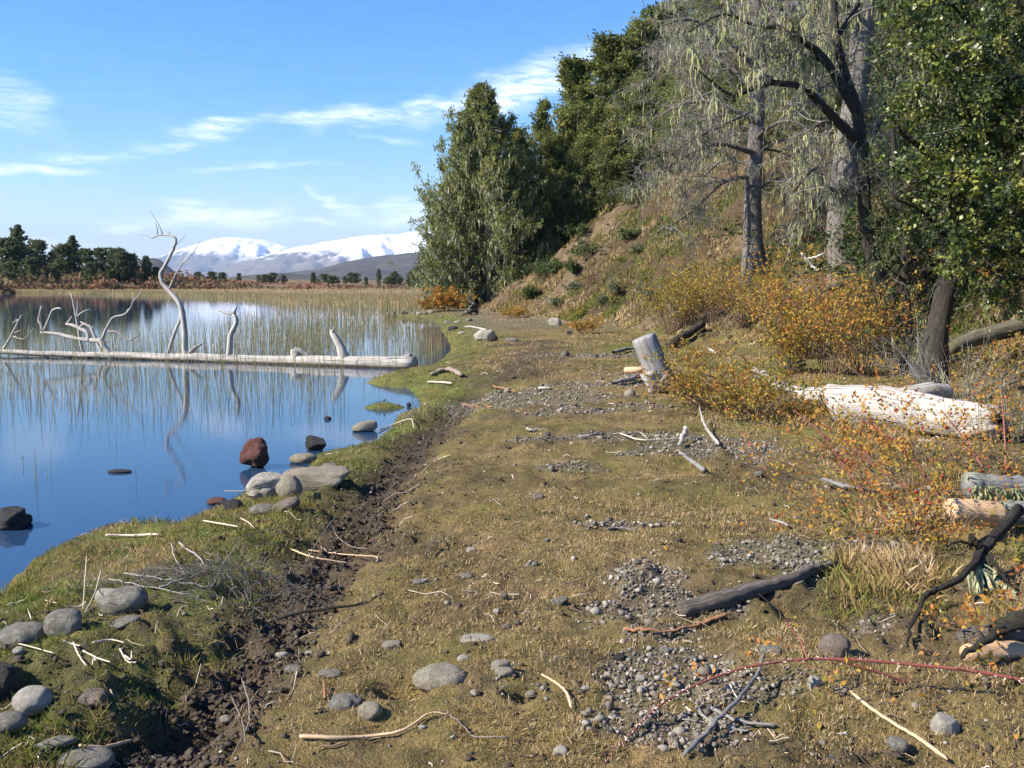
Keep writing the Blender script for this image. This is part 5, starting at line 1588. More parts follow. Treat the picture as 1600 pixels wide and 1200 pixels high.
# in the water and on the green bank
stone(403, 712, 58, 54, 'stone_red', 'rust-red lumpy rock standing in the shallow water', 1, .85, .16, 'rock', 'rock', 0, 0, 1.0, .9, 2, ICO4, .35, wz=.15)
stone(494, 694, 36, 26, 'stone_dark', 'dark angular rock at the water edge behind the boulders', 2, .8, .15, 'rock', 'rock', 10, 6, .85, .4, 4, ICO4, wz=.12)
stone(570, 667, 40, 17, 'stone_tan', 'pale flat-topped rock in the water beside the green bank', 3, .8, .15, 'rock', 'rock', 0, -8, .8, .3, 3, wz=.1)
stone(474, 717, 46, 17, 'stone_tan', 'flat smooth stone between the red rock and the turf', 4, .7, .2, ang=5, wz=.15)
stone(490, 750, 112, 40, 'stone_tan', 'long rough boulder lying behind the round stone', 5, .6, .25, 'boulder', 'boulder', 6, 0, .85, .4, 2, ICO4, .2)
stone(413, 760, 82, 46, 'stone_pale', 'pale boulder sloping into the water below the red rock', 6, .8, .25, 'boulder', 'boulder', 0, -10, .9, .4, 1, ICO4, .14)
stone(452, 766, 44, 40, 'stone_tan', 'round upright stone in front of the two pale boulders', 7, .8, .15, lump=.3, sub=ICO4, fine=.08)
stone(446, 793, 50, 24, 'stone_brown', 'smooth oblong stone leaning against the round one', 8, .6, .1, tilt=-24, lump=.2, sub=ICO4, fine=.05)
stone(410, 796, 46, 17, 'stone_grey', 'low flat stone left of the leaning oblong one', 9, .8, .3, lump=.25)
stone(365, 790, 31, 22, 'stone_dark', 'dark rounded stone at the waterline left of the pale boulder', 10, .9, .25, lump=.3)
stone(337, 784, 32, 13, 'stone_red', 'small reddish stone at the waterline', 11, .8, .15)
stone(352, 786, 20, 12, 'stone_dark', 'small dark stone wedged between the reddish and the rounded one', 12, .8, .2)
stone(516, 733, 28, 15, 'stone_grey', 'small grey stone on the far end of the long boulder', 13, .8, .1)
stone(420, 812, 26, 10, 'stone_brown', 'flat brown stone sunk in turf under the oblong one', 14, .9, .5)
stone(12, 812, 56, 34, 'stone_dark', 'dark wet rock rising from the water at the left edge', 15, .9, .1, 'rock', 'rock', 0, 0, .85, .5, 3, ICO4, .2, wz=.1)
stone(36, 812, 26, 18, 'stone_dark', 'black knob attached right of the dark wet rock', 16, .9, .1, 'rock', 'rock', 0, 0, .9, .4, 2, wz=.1)
stone(173, 829, 28, 24, 'stone_dark', 'small dark pointed rock where the green bank meets the water', 17, .8, .15, 'rock', 'rock', 20, 14, .75, .3, 5, wz=.05)
stone(187, 736, 38, 7, 'stone_dark', 'flat dark clump just breaking the lake surface', 18, .5, .3, 'rock', 'rock', 0, 0, 1, .6, 0, ICO3, .3, wz=.2)
stone(512, 653, 13, 8, 'stone_dark', 'tiny dark clump in the lake under the reflected branch', 19, .8, .3, 'rock', 'rock', 0, 0, 1, .6, 0, ICO3, .3, wz=.2)
stone(639, 632, 8, 8, 'stone_dark', 'tiny dark stone at the end of the grassy islet', 20, .8, .2, 'rock', 'rock', wz=.1)
# lower left
stone(193, 947, 70, 44, 'stone_grey', 'smooth grey boulder tilted up at the right, lower left bank', 21, .7, .15, 'boulder', 'boulder', 0, -14, .95, .25, 1, ICO4, .05)
stone(168, 937, 40, 30, 'stone_pale', 'pale stone half hidden behind the tilted grey boulder', 22, .8, .2)
stone(102, 977, 66, 46, 'stone_grey', 'rounded grey boulder left of the tilted one', 23, .8, .2, 'boulder', 'boulder', 0, 0, .95, .28, 1, ICO4, .06)
stone(30, 998, 78, 46, 'stone_grey', 'wide grey boulder cut by the left edge of the picture', 24, .7, .2, 'boulder', 'boulder', 0, -6, .9, .3, 2, ICO4, .06)
stone(190, 977, 56, 18, 'stone_grey', 'flat leaning grey stone under the tilted boulder', 25, .7, .25, tilt=-18, lump=.2)
stone(48, 1096, 56, 38, 'stone_pale', 'pale grey round stone in the lower left grass', 26, .85, .2, lump=.25, sub=ICO4, fine=.06)
stone(12, 1136, 50, 28, 'stone_grey', 'smooth grey stone at the left edge below the pale round one', 27, .85, .2, lump=.2, sub=ICO4, fine=.04)
stone(2, 1078, 46, 58, 'stone_dark', 'shaded dark boulder at the left edge', 28, .9, .2, 'boulder', 'boulder', sub=ICO4)  # shade on this boulder put in as dark stone colour
stone(145, 1090, 46, 22, 'stone_brown', 'brown stone sunk in the grass at lower left', 29, .9, .5)
stone(132, 1196, 84, 30, 'stone_grey', 'grey boulder cut by the bottom edge under a pale stick', 30, .8, .2, 'boulder', 'boulder', 0, 0, .95, .25, 0, ICO4, .06)
stone(85, 1165, 60, 18, 'stone_grey', 'jagged grey slab in the lower left corner grass', 31, .5, .2, 'slab', 'slab', 10, -8, .7, .5, 4)
stone(28, 1018, 18, 14, 'stone_pale', 'small pale pebble below the wide left edge boulder', 32)
# path
PATH = [(686, 1060, 84, 36, 'stone_tan', 'large pale domed stone in the turf at lower centre', .3), (538, 1097, 50, 28, 'stone_grey', 'grey stone half sunk beside the orange splinter', .3), (578, 1112, 38, 28, 'stone_tan', 'round pale stone beside the dark hollow at lower centre', .2),
        (516, 1055, 36, 13, 'stone_grey', 'flat grey stone showing through turf above the sunk one', .35), (459, 1046, 30, 12, 'stone_grey', 'flat grey stone at the edge of the mud', .35), (440, 1024, 20, 12, 'stone_pale', 'small pale stone at the edge of the mud', .3), (483, 1022, 14, 7, 'stone_pale', 'tiny pale stone right of the mud-edge pebble', .3),
        (612, 1009, 30, 12, 'stone_tan', 'tan stone showing through the turf left of centre', .35), (742, 999, 54, 10, 'stone_pale', 'long thin pale stone flush with the turf', .35), (723, 1030, 20, 11, 'stone_pale', 'small pale stone with a white twig on it', .3), (782, 1038, 30, 15, 'stone_tan', 'upper of two tan stones right of the domed one', .3),
        (788, 1057, 28, 14, 'stone_tan', 'lower of two tan stones right of the domed one', .3), (740, 1083, 14, 10, 'stone_pale', 'pale pebble below the domed stone', .3), (840, 777, 20, 15, 'stone_brown', 'lone brown stone in the middle of the brown turf', .25), (655, 911, 26, 8, 'stone_grey', 'flat grey stone beside the trench at centre', .3),
        (875, 940, 28, 14, 'stone_grey', 'grey stone left of the gravel patch', .3), (1306, 1013, 48, 36, 'stone_brown', 'reddish-brown round stone above the red cane', .25), (1204, 1016, 34, 15, 'stone_grey', 'grey slab-like stone right of the gravel', .3), (1478, 1135, 44, 44, 'stone_pale', 'pale layered stone in the lower right grass', .25),
        (1402, 1172, 30, 24, 'stone_grey', 'grey stone touching the tan cane stick', .3), (1273, 1066, 20, 22, 'stone_pale', 'small pale stone just under the red cane', .3), (830, 1086, 18, 13, 'stone_tan', 'tan pebble left of the curved bark strip', .3), (877, 1178, 24, 14, 'stone_pale', 'pale pebble at the bottom below the bark strip', .3),
        (787, 935, 14, 14, 'stone_brown', 'brown pebble standing in turf near centre', .3), (775, 957, 12, 8, 'stone_pale', 'pale pebble under the standing brown one', .3), (792, 980, 16, 9, 'stone_brown', 'flat brown pebble near the long thin stone', .35), (1138, 628, 20, 10, 'stone_dark', 'dark stone in the scrub', .3),
        (736, 860, 16, 8, 'stone_pale', 'pale pebble in the middle of the turf', .3), (728, 900, 22, 9, 'stone_grey', 'grey pebble flush in the turf below it', .35), (352, 1133, 18, 12, 'stone_tan', 'tan pebble alone in the dark mud', .3), (1186, 740, 14, 9, 'stone_grey', 'grey pebble on the right-hand gravel', .3), (935, 640, 12, 8, 'stone_dark', 'dark pebble on the far gravel', .3),
        (660, 1140, 12, 7, 'stone_pale', 'white pebble by the tan whip', .3), (855, 845, 10, 7, 'stone_grey', 'grey pebble left of the twisted grey twig', .3), (1210, 590, 16, 9, 'stone_grey', 'grey stone in the shade of the orange bush', .3), (1040, 1020, 18, 12, 'stone_grey', 'largest grey pebble in the gravel', .25), (915, 1080, 16, 12, 'stone_pale', 'pale pebble at the left fringe of the gravel', .3), (968, 1028, 18, 13, 'stone_dark', 'dark pebble at the left fringe of the gravel', .3), (1000, 1062, 16, 10, 'stone_pale', 'pale pebble on the gravel above the red cane', .25)]
for k_, (px, py, w, h, mt, lab, sk) in enumerate(PATH):
    stone(px, py, w, h, mt, lab, 200 + k_, RNG.uniform(.65, .95), sk, ang=RNG.uniform(-25, 25) if w < 40 else 4, lump=.35, sub=ICO4 if w > 40 else ICO3, power=RNG.uniform(.8, 1), facets=int(RNG.integers(0, 3)))
# far beach
stone(757, 525, 36, 21, 'stone_pale', 'white lichen-blotched boulder on the far grass by the lake', 60, .8, .2, 'boulder', 'boulder', 0, 0, .85, .5, 3, ICO4, .2)
stone(770, 529, 18, 16, 'stone_dark', 'dark side rock leaning on the white boulder', 61, .8, .2, 'rock', 'rock')
stone(799, 531, 24, 10, 'stone_grey', 'low grey stone right of the white boulder', 62, .8, .3)
stone(867, 504, 21, 15, 'stone_pale', 'white angular block at the foot of the slope', 63, .7, .15, 'block', 'block', -12, -8, .6, .2, 4)
stone(604, 495, 12, 13, 'stone_tan', 'left of two rocks standing in the reeds', 64, .8, .15, 'rock', 'rock', facets=2)
stone(613, 494, 12, 15, 'stone_grey', 'right of two rocks standing in the reeds', 65, .8, .15, 'rock', 'rock', facets=2)
for k_, (px, py, w, h, mt, lab) in enumerate([(632, 489, 10, 8, 'stone_dark', 'dark rock at the left of the row before the orange bush'), (645, 490, 9, 6, 'stone_grey', 'grey rock second in the row before the orange bush'), (654, 490, 11, 7, 'stone_pale', 'pale rock in the middle of the row before the orange bush'), (664, 489, 10, 8, 'stone_grey', 'grey rock left of the straw-orange clump'),
                                          (672, 487, 12, 9, 'stone_tan', 'tan rock under the straw-orange clump'), (690, 495, 10, 6, 'stone_grey', 'grey rock in front of the bright orange bush'), (700, 504, 16, 8, 'stone_grey', 'flat grey rock on the shore by the reeds'), (708, 513, 18, 8, 'stone_dark', 'dark rock on the shore left of the white boulder'), (714, 503, 12, 7, 'stone_tan', 'tan rock on the beach near the roots'), (733, 500, 12, 7, 'stone_grey', 'grey rock below the roots at the spur'), (722, 520, 14, 7, 'stone_pale', 'pale flat rock by the driftwood stick'), (890, 520, 10, 9, 'stone_dark', 'dark stone left of the small orange bush')]):
    stone(px, py, w, h, mt, lab, 300 + k_, .8, .25, 'rock', 'rock', ang=RNG.uniform(-30, 30), facets=2)
q0 = gz(738, 492)
e = empty('root_tangle', q0, 'dark tangle of bleached roots at the foot of the big cypress', 'roots')
for pts, r0, r1 in [([(745, 470), (740, 482), (732, 488), (722, 492)], .12, .04), ([(742, 482), (745, 490), (738, 496)], .10, .03), ([(735, 475), (738, 485), (748, 492)], .08, .03), ([(728, 486), (735, 490), (742, 494)], .06, .03), ([(733, 462), (738, 472), (736, 480)], .06, .05)]:
    gg = Geo()
    limb(gg, [D(a_, b_, q0[1] + RNG.uniform(-.3, .2)) for a_, b_ in pts], r0, r1, 10, 7, .06, .3)
    gg.put('root', M['drift_grey' if r0 < .09 else 'bark_dark'], e, True, q0)

# red bramble cane arching across the foreground
yE = G(1250, 1090)[1]
pts = [G(945, 1197), D(985, 1148, yE - .26), D(1030, 1103, yE - .15), D(1100, 1065, yE - .06), D(1180, 1040, yE), D(1265, 1030, yE + .02), D(1350, 1032, yE), D(1440, 1040, yE - .03), D(1530, 1050, yE - .08), D(1640, 1072, yE - .15)]


def cane(pts, r0, r1, label, thorn=.011, nth=90, leaves=40, m=60):
    c = spline(pts, m)
    g = Geo()
    r = np.linspace(r0, r1, m)
    tubes(g, c[None], r[None], 7, .6, .08)
    b = np.array(pts[0])
    e = empty('rose_cane', b, label, 'cane')
    put('stem', g.mesh('stem', True, b), M['twig_red'], e)
    gt = Geo()
    i = RNG.integers(0, m - 1, nth)
    d = unit(RNG.normal(size=(nth, 3)))
    ln = thorn * RNG.uniform(.6, 1.2, nth)
    p0 = c[i] + (c[i + 1] - c[i]) * RNG.random((nth, 1))
    tubes(gt, np.stack([p0 + d * r[i][:, None] * .6, p0 + d * (r[i] + ln)[:, None]], 1), np.stack([ln * .25, ln * .04], 1), 4, .9, 0, False)
    put('thorns', gt.mesh('thorns', False, b), M['straw'], e)['kind'] = 'stuff'
    Q, RQ = sprout(c[None], r[None] * .7, 9, (.06, .22), (40, 80), .1, .95, 4, .2, .02)
    gs = Geo()
    tubes(gs, Q, RQ, 4, .5, 0, False)
    put('side_shoots', gs.mesh('side_shoots', False, b), M['twig_red'], e)['kind'] = 'stuff'
    gl = Geo()
    C = Q[RNG.integers(0, len(Q), leaves), RNG.integers(1, 4, leaves)] + RNG.normal(size=(leaves, 3)) * .015
    cards(gl, C, .024, 1.7, None, 1, .80, .2)
    put('leaves', gl.mesh('leaves', False, b), M['autumn'], e)
    return e


cane(pts, .0035, .0066, 'long red thorny cane arching across the gravel at lower right', .012, 150, 60)
y2 = yE + .1
cane([D(1200, 1118, y2 - .1), D(1270, 1098, y2), D(1340, 1088, y2), D(1420, 1085, y2), D(1500, 1092, y2)], .004, .006, 'thinner red cane running below the long arching one', .008, 50, 30, 36)
cane([D(1262, 1030, yE), D(1250, 1000, yE + .05), D(1225, 968, yE + .1)], .004, .002, 'short red side cane rising left from the arching one', .006, 14, 16, 20)
cane([D(1285, 1025, yE + .1), D(1400, 1060, yE + .1), D(1480, 1095, yE + .1), D(1560, 1110, yE + .1), D(1640, 1118, yE + .1)], .004, .007, 'brownish cane crossing under the red one at the right', .007, 40, 40, 40)
yF = G(1420, 790)[1]
for k_, (pp, lab) in enumerate([([(1240, 640), (1285, 680), (1320, 730), (1350, 770)], 'dark rose cane sloping down left of the white log'), ([(1345, 655), (1400, 690), (1440, 735), (1475, 790)], 'red rose cane sloping across the middle of the white log'), ([(1470, 640), (1510, 690), (1535, 730)], 'rose cane crossing the right end of the white log'),
                                ([(1330, 700), (1390, 745), (1440, 775), (1480, 800)], 'rose cane below the white log running down to the peeled log'), ([(1565, 620), (1570, 680), (1572, 740)], 'upright rose cane rising from the lichen-covered log')]):
    cane([D(a_, b_, yF + .3 - .12 * i_) for i_, (a_, b_) in enumerate(pp)], .004, .008, lab, .007, 30, 50, 24)

# brush pile of grey twigs on the green bank
q0 = gz(315, 905)
e = empty('twig_pile', q0, 'heap of tangled grey twigs on the green bank', 'brush pile')
g = Geo()
n = 560
cx = q0[0] + RNG.normal(size=n) * .36; cy = q0[1] + RNG.normal(size=n) * .22
a = RNG.random(n) * PI * 2
L = RNG.uniform(.05, .32, n)
k = 6
Q = np.empty((n, k, 3))
tq = np.linspace(-.5, .5, k)
w_ = RNG.normal(size=(n, k)) * .012
for s in range(k):
    Q[:, s, 0] = cx + np.cos(a) * L * tq[s] + np.sin(a) * w_[:, s]
    Q[:, s, 1] = cy + np.sin(a) * L * tq[s] - np.cos(a) * w_[:, s]
hb = .012 + RNG.random(n) * .07 * np.exp(-((cx - q0[0]) ** 2 / .12 + (cy - q0[1]) ** 2 / .04))
Q[:, :, 2] = height(Q[..., 0], Q[..., 1]) + hb[:, None] + RNG.normal(size=(n, k)) * .01 + np.abs(tq)[None] * RNG.normal(size=(n, 1)) * .06
Q[:, :, 2] = np.maximum(Q[:, :, 2], height(Q[..., 0], Q[..., 1]) + .004)
tubes(g, Q, (RNG.uniform(.0007, .0019, n)[:, None]) * np.linspace(1, .5, k)[None], 4, RNG.uniform(0, .55, n), 0, False)
o = g.put('twigs', M['twig_grey'], e, False, q0)
o['kind'] = 'stuff'
for pts, r0, lab in [([(280, 857), (310, 880), (322, 895)], .006, 0), ([(268, 858), (275, 885), (290, 905)], .004, 0), ([(195, 905), (260, 915), (330, 930)], .005, 0), ([(170, 915), (220, 925), (300, 940)], .004, 0), ([(330, 930), (345, 900), (372, 860)], .004, 0), ([(250, 930), (300, 912), (370, 895)], .005, 0)]:
    q = [gz(a_, b_, .03) for a_, b_ in pts]
    gg = Geo()
    limb(gg, q, r0, r0 * .5, 12, 6, .012, .1, .9)
    gg.put('branch', M['twig_grey'], e, True, q0)

# ------------------------------------------------------------------ loose cover: twigs, gravel, reeds, grass
g = Geo()
n = 6500
yy = np.exp(RNG.uniform(np.log(2.6), np.log(26), n)); xx = RNG.uniform(-.62, .62, n) * yy
s, tr, mud, gr, hd = masks(xx, yy)
dens = .12 + .5 * sstep(.5, .68, fbm(xx, yy, 1.1, 3, 91)) + .4 * mud + .25 * gr + .5 * sstep(1.5, 3.2, xx) * (yy < 9)
k_ = (s > .12) & (hd < .6) & (RNG.random(n) < dens)
xx, yy = xx[k_], yy[k_]
n = len(xx)
a = RNG.random(n) * 2 * PI
L = np.minimum(RNG.lognormal(-3.1, .55, n), .2) * (1 + yy * .05)
tq = np.linspace(-.5, .5, 4)
Q = np.empty((n, 4, 3))
Q[..., 0] = xx[:, None] + np.cos(a)[:, None] * L[:, None] * tq + RNG.normal(size=(n, 4)) * .005
Q[..., 1] = yy[:, None] + np.sin(a)[:, None] * L[:, None] * tq + RNG.normal(size=(n, 4)) * .005
Q[..., 2] = height(Q[..., 0], Q[..., 1]) + .008 + RNG.random((n, 4)) * .014
tubes(g, Q, (RNG.uniform(.0008, .0026, n) * (1 + yy * .08))[:, None] * np.linspace(1, .6, 4)[None], 4, RNG.random(n) ** 1.5, .2, False)
g.put('twig_litter', M['litter'])['kind'] = 'stuff'

g = Geo()
n = 150000
yy = np.exp(RNG.uniform(np.log(2.7), np.log(24), n)); xx = RNG.uniform(-.35, .62, n) * yy
s, tr, mud, gr, hd = masks(xx, yy)
k_ = (s > .1) & (hd < .4) & (RNG.random(n) < np.where(gr > .25, gr ** 1.3 * .85, .012 + .45 * gr) * np.clip(yy / 5, .55, 1))
xx, yy, gr = xx[k_][:28000], yy[k_][:28000], gr[k_][:28000]
n = len(xx)
V, F = ICO1
sz = RNG.lognormal(-5.15, .48, n) * (1 + np.maximum(yy - 5, 0) * .09)
jit = 1 + (RNG.random((n, 12)) - .5) * .85
ax = RNG.uniform(.6, 1.25, (n, 3)); ax[:, 2] *= .75
an = RNG.random(n) * 2 * PI
PV = V[None] * jit[..., None] * ax[:, None, :] * sz[:, None, None]
X = PV[..., 0] * np.cos(an)[:, None] - PV[..., 1] * np.sin(an)[:, None]
Y = PV[..., 0] * np.sin(an)[:, None] + PV[..., 1] * np.cos(an)[:, None]
zb = height(xx, yy) + sz * .12 + RNG.random(n) * .008 * (gr > .3)
PV = np.stack([X + xx[:, None], Y + yy[:, None], PV[..., 2] + zb[:, None]], -1)
gm_ = mesh_np('gravel', PV.reshape(-1, 3), (F[None] + (np.arange(n) * 12)[:, None, None]).reshape(-1, 3), False, {'tint': np.repeat(np.clip(RNG.normal(.5, .24, n), 0, 1), 12)})
put('gravel', gm_, M['gravel'])['kind'] = 'stuff'

# mud clods along the trench
g = Geo()
n = 9000
i = RNG.integers(0, len(TRENCH) - 1, n)
f = RNG.random((n, 1))
T_ = np.array(TRENCH)
q = T_[i] * (1 - f) + T_[i + 1] * f + RNG.normal(size=(n, 2)) * .17
k_ = RNG.random(n) < np.clip(7 / q[:, 1], 0, 1) ** 1.2
q = q[k_]; n = len(q)
s, tr, mud, gr, hd = masks(q[:, 0], q[:, 1])
q = q[(mud > .45) & (s > .15)]; n = len(q)
sz = np.minimum(RNG.lognormal(-4.75, .5, n), .016)
ax = RNG.uniform(.6, 1.3, (n, 3)); ax[:, 2] *= .6
PV = V[None] * (1 + (RNG.random((n, 12)) - .5) * 1.0)[..., None] * ax[:, None, :] * sz[:, None, None]
zb = height(q[:, 0], q[:, 1]) + sz * .1
PV = PV + np.stack([q[:, 0], q[:, 1], zb], 1)[:, None, :]


q2n = 16000
yy2 = np.exp(RNG.uniform(np.log(2.7), np.log(17), q2n)); xx2 = RNG.uniform(-.6, .6, q2n) * yy2
s2_, tr2, mud2, gr2, hd2 = masks(xx2, yy2)
k_ = (s2_ > .15) & (hd2 < .3) & (RNG.random(q2n) < (.10 + .9 * sstep(.48, .64, fbm(xx2, yy2, 2.3, 4, 97)) + mud2) * (1 - gr2))
xx2, yy2 = xx2[k_], yy2[k_]
sz2 = RNG.lognormal(-5.25, .5, len(xx2)) * (1 + np.maximum(yy2 - 5, 0) * .12)
yy3 = np.exp(RNG.uniform(np.log(14), np.log(50), 9000)); xx3 = RNG.uniform(-.05, .6, 9000) * yy3
hd3 = signed(xx3, yy3, HILL)
k_ = (hd3 > .1) & (hd3 < 16) & (fbm(xx3, yy3, .7, 4, 98) > .46)
xx3, yy3 = xx3[k_], yy3[k_]
sz3 = np.minimum(RNG.lognormal(-3.6, .6, len(xx3)), .14)
qx = np.concatenate([xx2, xx3]); qy = np.concatenate([yy2, yy3]); qs = np.concatenate([sz2, sz3])
ax = RNG.uniform(.6, 1.3, (len(qx), 3)); ax[:, 2] *= .6
PV2 = V[None] * (1 + (RNG.random((len(qx), 12)) - .5) * 1.0)[..., None] * ax[:, None, :] * qs[:, None, None]
PV2 = PV2 + np.stack([qx, qy, height(qx, qy) + qs * .2], 1)[:, None, :]
PV = np.concatenate([PV, PV2])
n = len(PV)


def mud_mat():
    m, t, b = material('trodden mud')
    co = pos_co(t)
    t.put(b.inputs['Base Color'], t.ramp(t.noise(co, 18, 5, .7), [(.3, (.036, .028, .02)), (.7, (.105, .082, .06))]))
    b.inputs['Roughness'].default_value = .9
    t.put(b.inputs['Normal'], t.bump(t.noise(co, 60, 4, .7), .6, .02))
    return m


M['mud'] = mud_mat()
put('mud_clods', mesh_np('mud_clods', PV.reshape(-1, 3), (F[None] + (np.arange(n) * 12)[:, None, None]).reshape(-1, 3), True), M['mud'])['kind'] = 'stuff'


# reeds
def reeds(name, xs, ys, hs, ws, tint, bend=.1, z0=-.25):
    n = len(xs)
    g = Geo()
    a = RNG.random(n) * 2 * PI
    bx, by = np.cos(a) * bend * hs * RNG.random(n), np.sin(a) * bend * hs * RNG.random(n)
    tq = np.linspace(0, 1, 4)
    kink = (RNG.random(n) < .13)
    C = np.empty((n, 4, 3))
    for s in range(4):
        k2 = np.where(kink & (s == 3), 2.2, 1.0)
        C[:, s, 0] = xs + bx * tq[s] ** 1.6 * k2
        C[:, s, 1] = ys + by * tq[s] ** 1.6 * k2
        C[:, s, 2] = z0 + (hs - z0) * np.where(kink & (s == 3), tq[2] - .05, tq[s])
    R_ = ws[:, None] * np.array([1, .9, .7, .25])[None]
    tubes(g, C, R_, 3, tint, 0, False)
    o = g.put(name, M['reed'])
    o['kind'] = 'stuff'
    return o


# dense bed along the far shore
n = 30000
u = RNG.uniform(-.50, .03, n)
yf = np.interp(u, [a for a, _ in USH], [b for _, b in USH]) + 4
pxs = 800 + u * FPX
yn = CAMZ * FPX / np.maximum(np.interp(pxs, [0, 90, 130, 260, 380, 440, 520, 610, 700, 850], [457.5, 458, 459.5, 464, 470, 477, 481, 485, 486, 486]) - 435, 5)
tq = RNG.random(n)
yy = 1 / (1 / yf + (1 / yn - 1 / yf) * tq)
xx = u * yy
edge = RNG.random(n) < np.clip((1 - tq) * 6 + .15, 0, 1)
k_ = edge & (signed(xx, yy, LAND) < -.2)
xx, yy, tq = xx[k_], yy[k_], tq[k_]
band = fbm(xx * .05, yy * .25, 1, 3, 44)
hs = RNG.uniform(.65, 1.15, len(xx)) * (.8 + .5 * band) * np.interp(yy, [55, 85, 170], [.75, .55, .25])
reeds('far_reed_bed', xx, yy, hs, .0085 * (yy / 60), np.clip(.55 + .40 * (tq < .35) + (band - .5) * .9 + RNG.normal(size=len(xx)) * .12, 0, 1), .10)
# open reeds in the shallows between the log and the far bed
n = 5200
pts = []
while len(pts) < 1:
    px = RNG.uniform(330, 700, 9000); py = RNG.uniform(484, 566, 9000)
    d = (RNG.random(9000) < np.clip((px - 330) / 140, .05, 1) * np.clip(1.25 - (py - 484) / 95, .2, 1)) 
    pts = np.stack([px[d], py[d]], 1)
W_ = np.array([P(*q) for q in pts])
k_ = signed(W_[:, 0], W_[:, 1], LAND) < -.15
W_ = W_[k_]
cl_ = fbm(W_[:, 0], W_[:, 1] * .5, .5, 3, 45)
W_ = W_[(cl_ > .40) & (RNG.random(len(W_)) < .52)]
hs = RNG.uniform(.25, .75, len(W_))
reeds('open_reeds', W_[:, 0], W_[:, 1], hs, .0045 * np.maximum(1, W_[:, 1] / 24), np.clip(RNG.normal(.36, .2, len(W_)), 0, 1), .14)
# thin reeds round the log, left half
pts = np.concatenate([np.stack([RNG.uniform(-60, 560, 1300), 548 + RNG.random(1300) ** 1.5 * 22 - RNG.random(1300) * 20], 1), np.stack([RNG.uniform(-60, 540, 800), 574 + RNG.random(800) ** 1.8 * 75], 1), np.stack([RNG.uniform(560, 690, 130), RNG.uniform(535, 582, 130)], 1)])
W_ = np.array([P(*q) for q in pts])
W_ = W_[signed(W_[:, 0], W_[:, 1], LAND) < -.05]
reeds('log_reeds', W_[:, 0], W_[:, 1], np.where(W_[:, 1] > 19.5, RNG.uniform(.35, 1.15, len(W_)), RNG.uniform(.2, .6, len(W_))), np.full(len(W_), .0042), np.clip(RNG.normal(.25, .18, len(W_)), 0, 1), .30)
W_ = np.array([P(*q) for q in [(19, 745), (22, 742), (37, 728), (55, 748), (57, 752), (59, 762), (66, 738), (75, 742), (79, 740), (214, 752), (128, 640), (300, 658), (252, 665), (182, 690), (240, 668), (470, 650), (545, 640), (530, 625)]])
reeds('near_reeds', W_[:, 0], W_[:, 1], RNG.uniform(.06, .30, len(W_)), np.full(len(W_), .0035), np.full(len(W_), .15), .12)


# grass
def blades(name, n, ylo, yhi, ulo, uhi, fn, L, wid, seed):
    """short curved blades; fn(x, y) -> (chance, length factor, tint)"""
    global RNG
    keep, RNG = RNG, np.random.default_rng(seed)
    yy = np.exp(RNG.uniform(np.log(ylo), np.log(yhi), n)); xx = RNG.uniform(ulo, uhi, n) * yy
    ch, lf, ti = fn(xx, yy)
    k_ = RNG.random(n) < ch
    xx, yy, lf, ti = xx[k_], yy[k_], lf[k_], ti[k_]
    n = len(xx)
    z = height(xx, yy) - .004
    ln = L * lf * RNG.uniform(.5, 1.4, n) * (1 + np.maximum(yy - 6, 0) * .035)
    w = wid * RNG.uniform(.7, 1.3, n) * (1 + np.maximum(yy - 4, 0) * .20)
    a = RNG.random(n) * 2 * PI
    b = RNG.random(n) * 2 * PI
    lean = RNG.uniform(.1, .95, n) * ln
    sx, sy = np.cos(a) * w, np.sin(a) * w
    ex, ey = np.cos(b) * lean, np.sin(b) * lean
    ez = np.sqrt(np.maximum(ln ** 2 - lean ** 2, (ln * .3) ** 2))
    V = np.empty((n, 4, 3))
    V[:, 0] = np.stack([xx - sx, yy - sy, z], 1)
    V[:, 1] = np.stack([xx + sx, yy + sy, z], 1)
    V[:, 2] = np.stack([xx + ex * .45 + sx * .7, yy + ey * .45 + sy * .7, z + ez * .62], 1)
    V[:, 3] = np.stack([xx + ex, yy + ey, z + ez], 1)
    t = np.repeat(np.clip(ti + RNG.normal(size=n) * .15, 0, 1), 4)
    o = put(name, mesh_np(name, V.reshape(-1, 3), np.arange(n * 4).reshape(n, 4), False, {'tint': t}), M['grass'])
    o['kind'] = 'stuff'
    RNG = keep
    return o


def turf_fn(x, y):
    s, tr, mud, gr, hd = masks(x, y)
    left = sstep(.05, -.4, x - np.interp(y, [p[1] for p in TRENCH], [p[0] for p in TRENCH])) * (y < 17)
    shore = sstep(2.2, .3, s) * (y > 11)
    gre = np.clip(np.maximum(left * .85, shore * .8), 0, 1)
    patch = fbm(x, y, 1.3, 4, 51)
    p2 = fbm(x, y, .5, 3, 58)
    right = sstep(.5, 3, x)
    ti = .65 - .43 * gre + (patch - .5) * 1.5 + (p2 - .5) * 1.0 - .12 * right * (patch < .5)
    moss = sstep(1.4, .4, x - (y - 4) * .05) * (y < 12) * (1 - gre)
    ti = np.minimum(ti - .04 * moss, .86)
    cover = sstep(.30, .50, fbm(x, y, 2.6, 3, 57))
    ch = (.10 + .90 * cover) * (1 - .74 * mud) * (1 - .80 * gr) * (hd < .35) * (s > .02)
    lf = .55 - .14 * moss + .40 * left + .5 * right * sstep(.45, .7, patch) + .5 * sstep(.55, .7, p2)
    isl = np.sqrt(((x - ISLET[0]) / .42) ** 2 + ((y - ISLET[1]) / .3) ** 2) < .65
    return np.where(isl, 1, ch), np.where(isl, 1.2, lf), np.where(isl, .12, ti)


blades('turf_grass', 520000, 2.4, 48, -.66, .66, turf_fn, .029, .0015, 501)


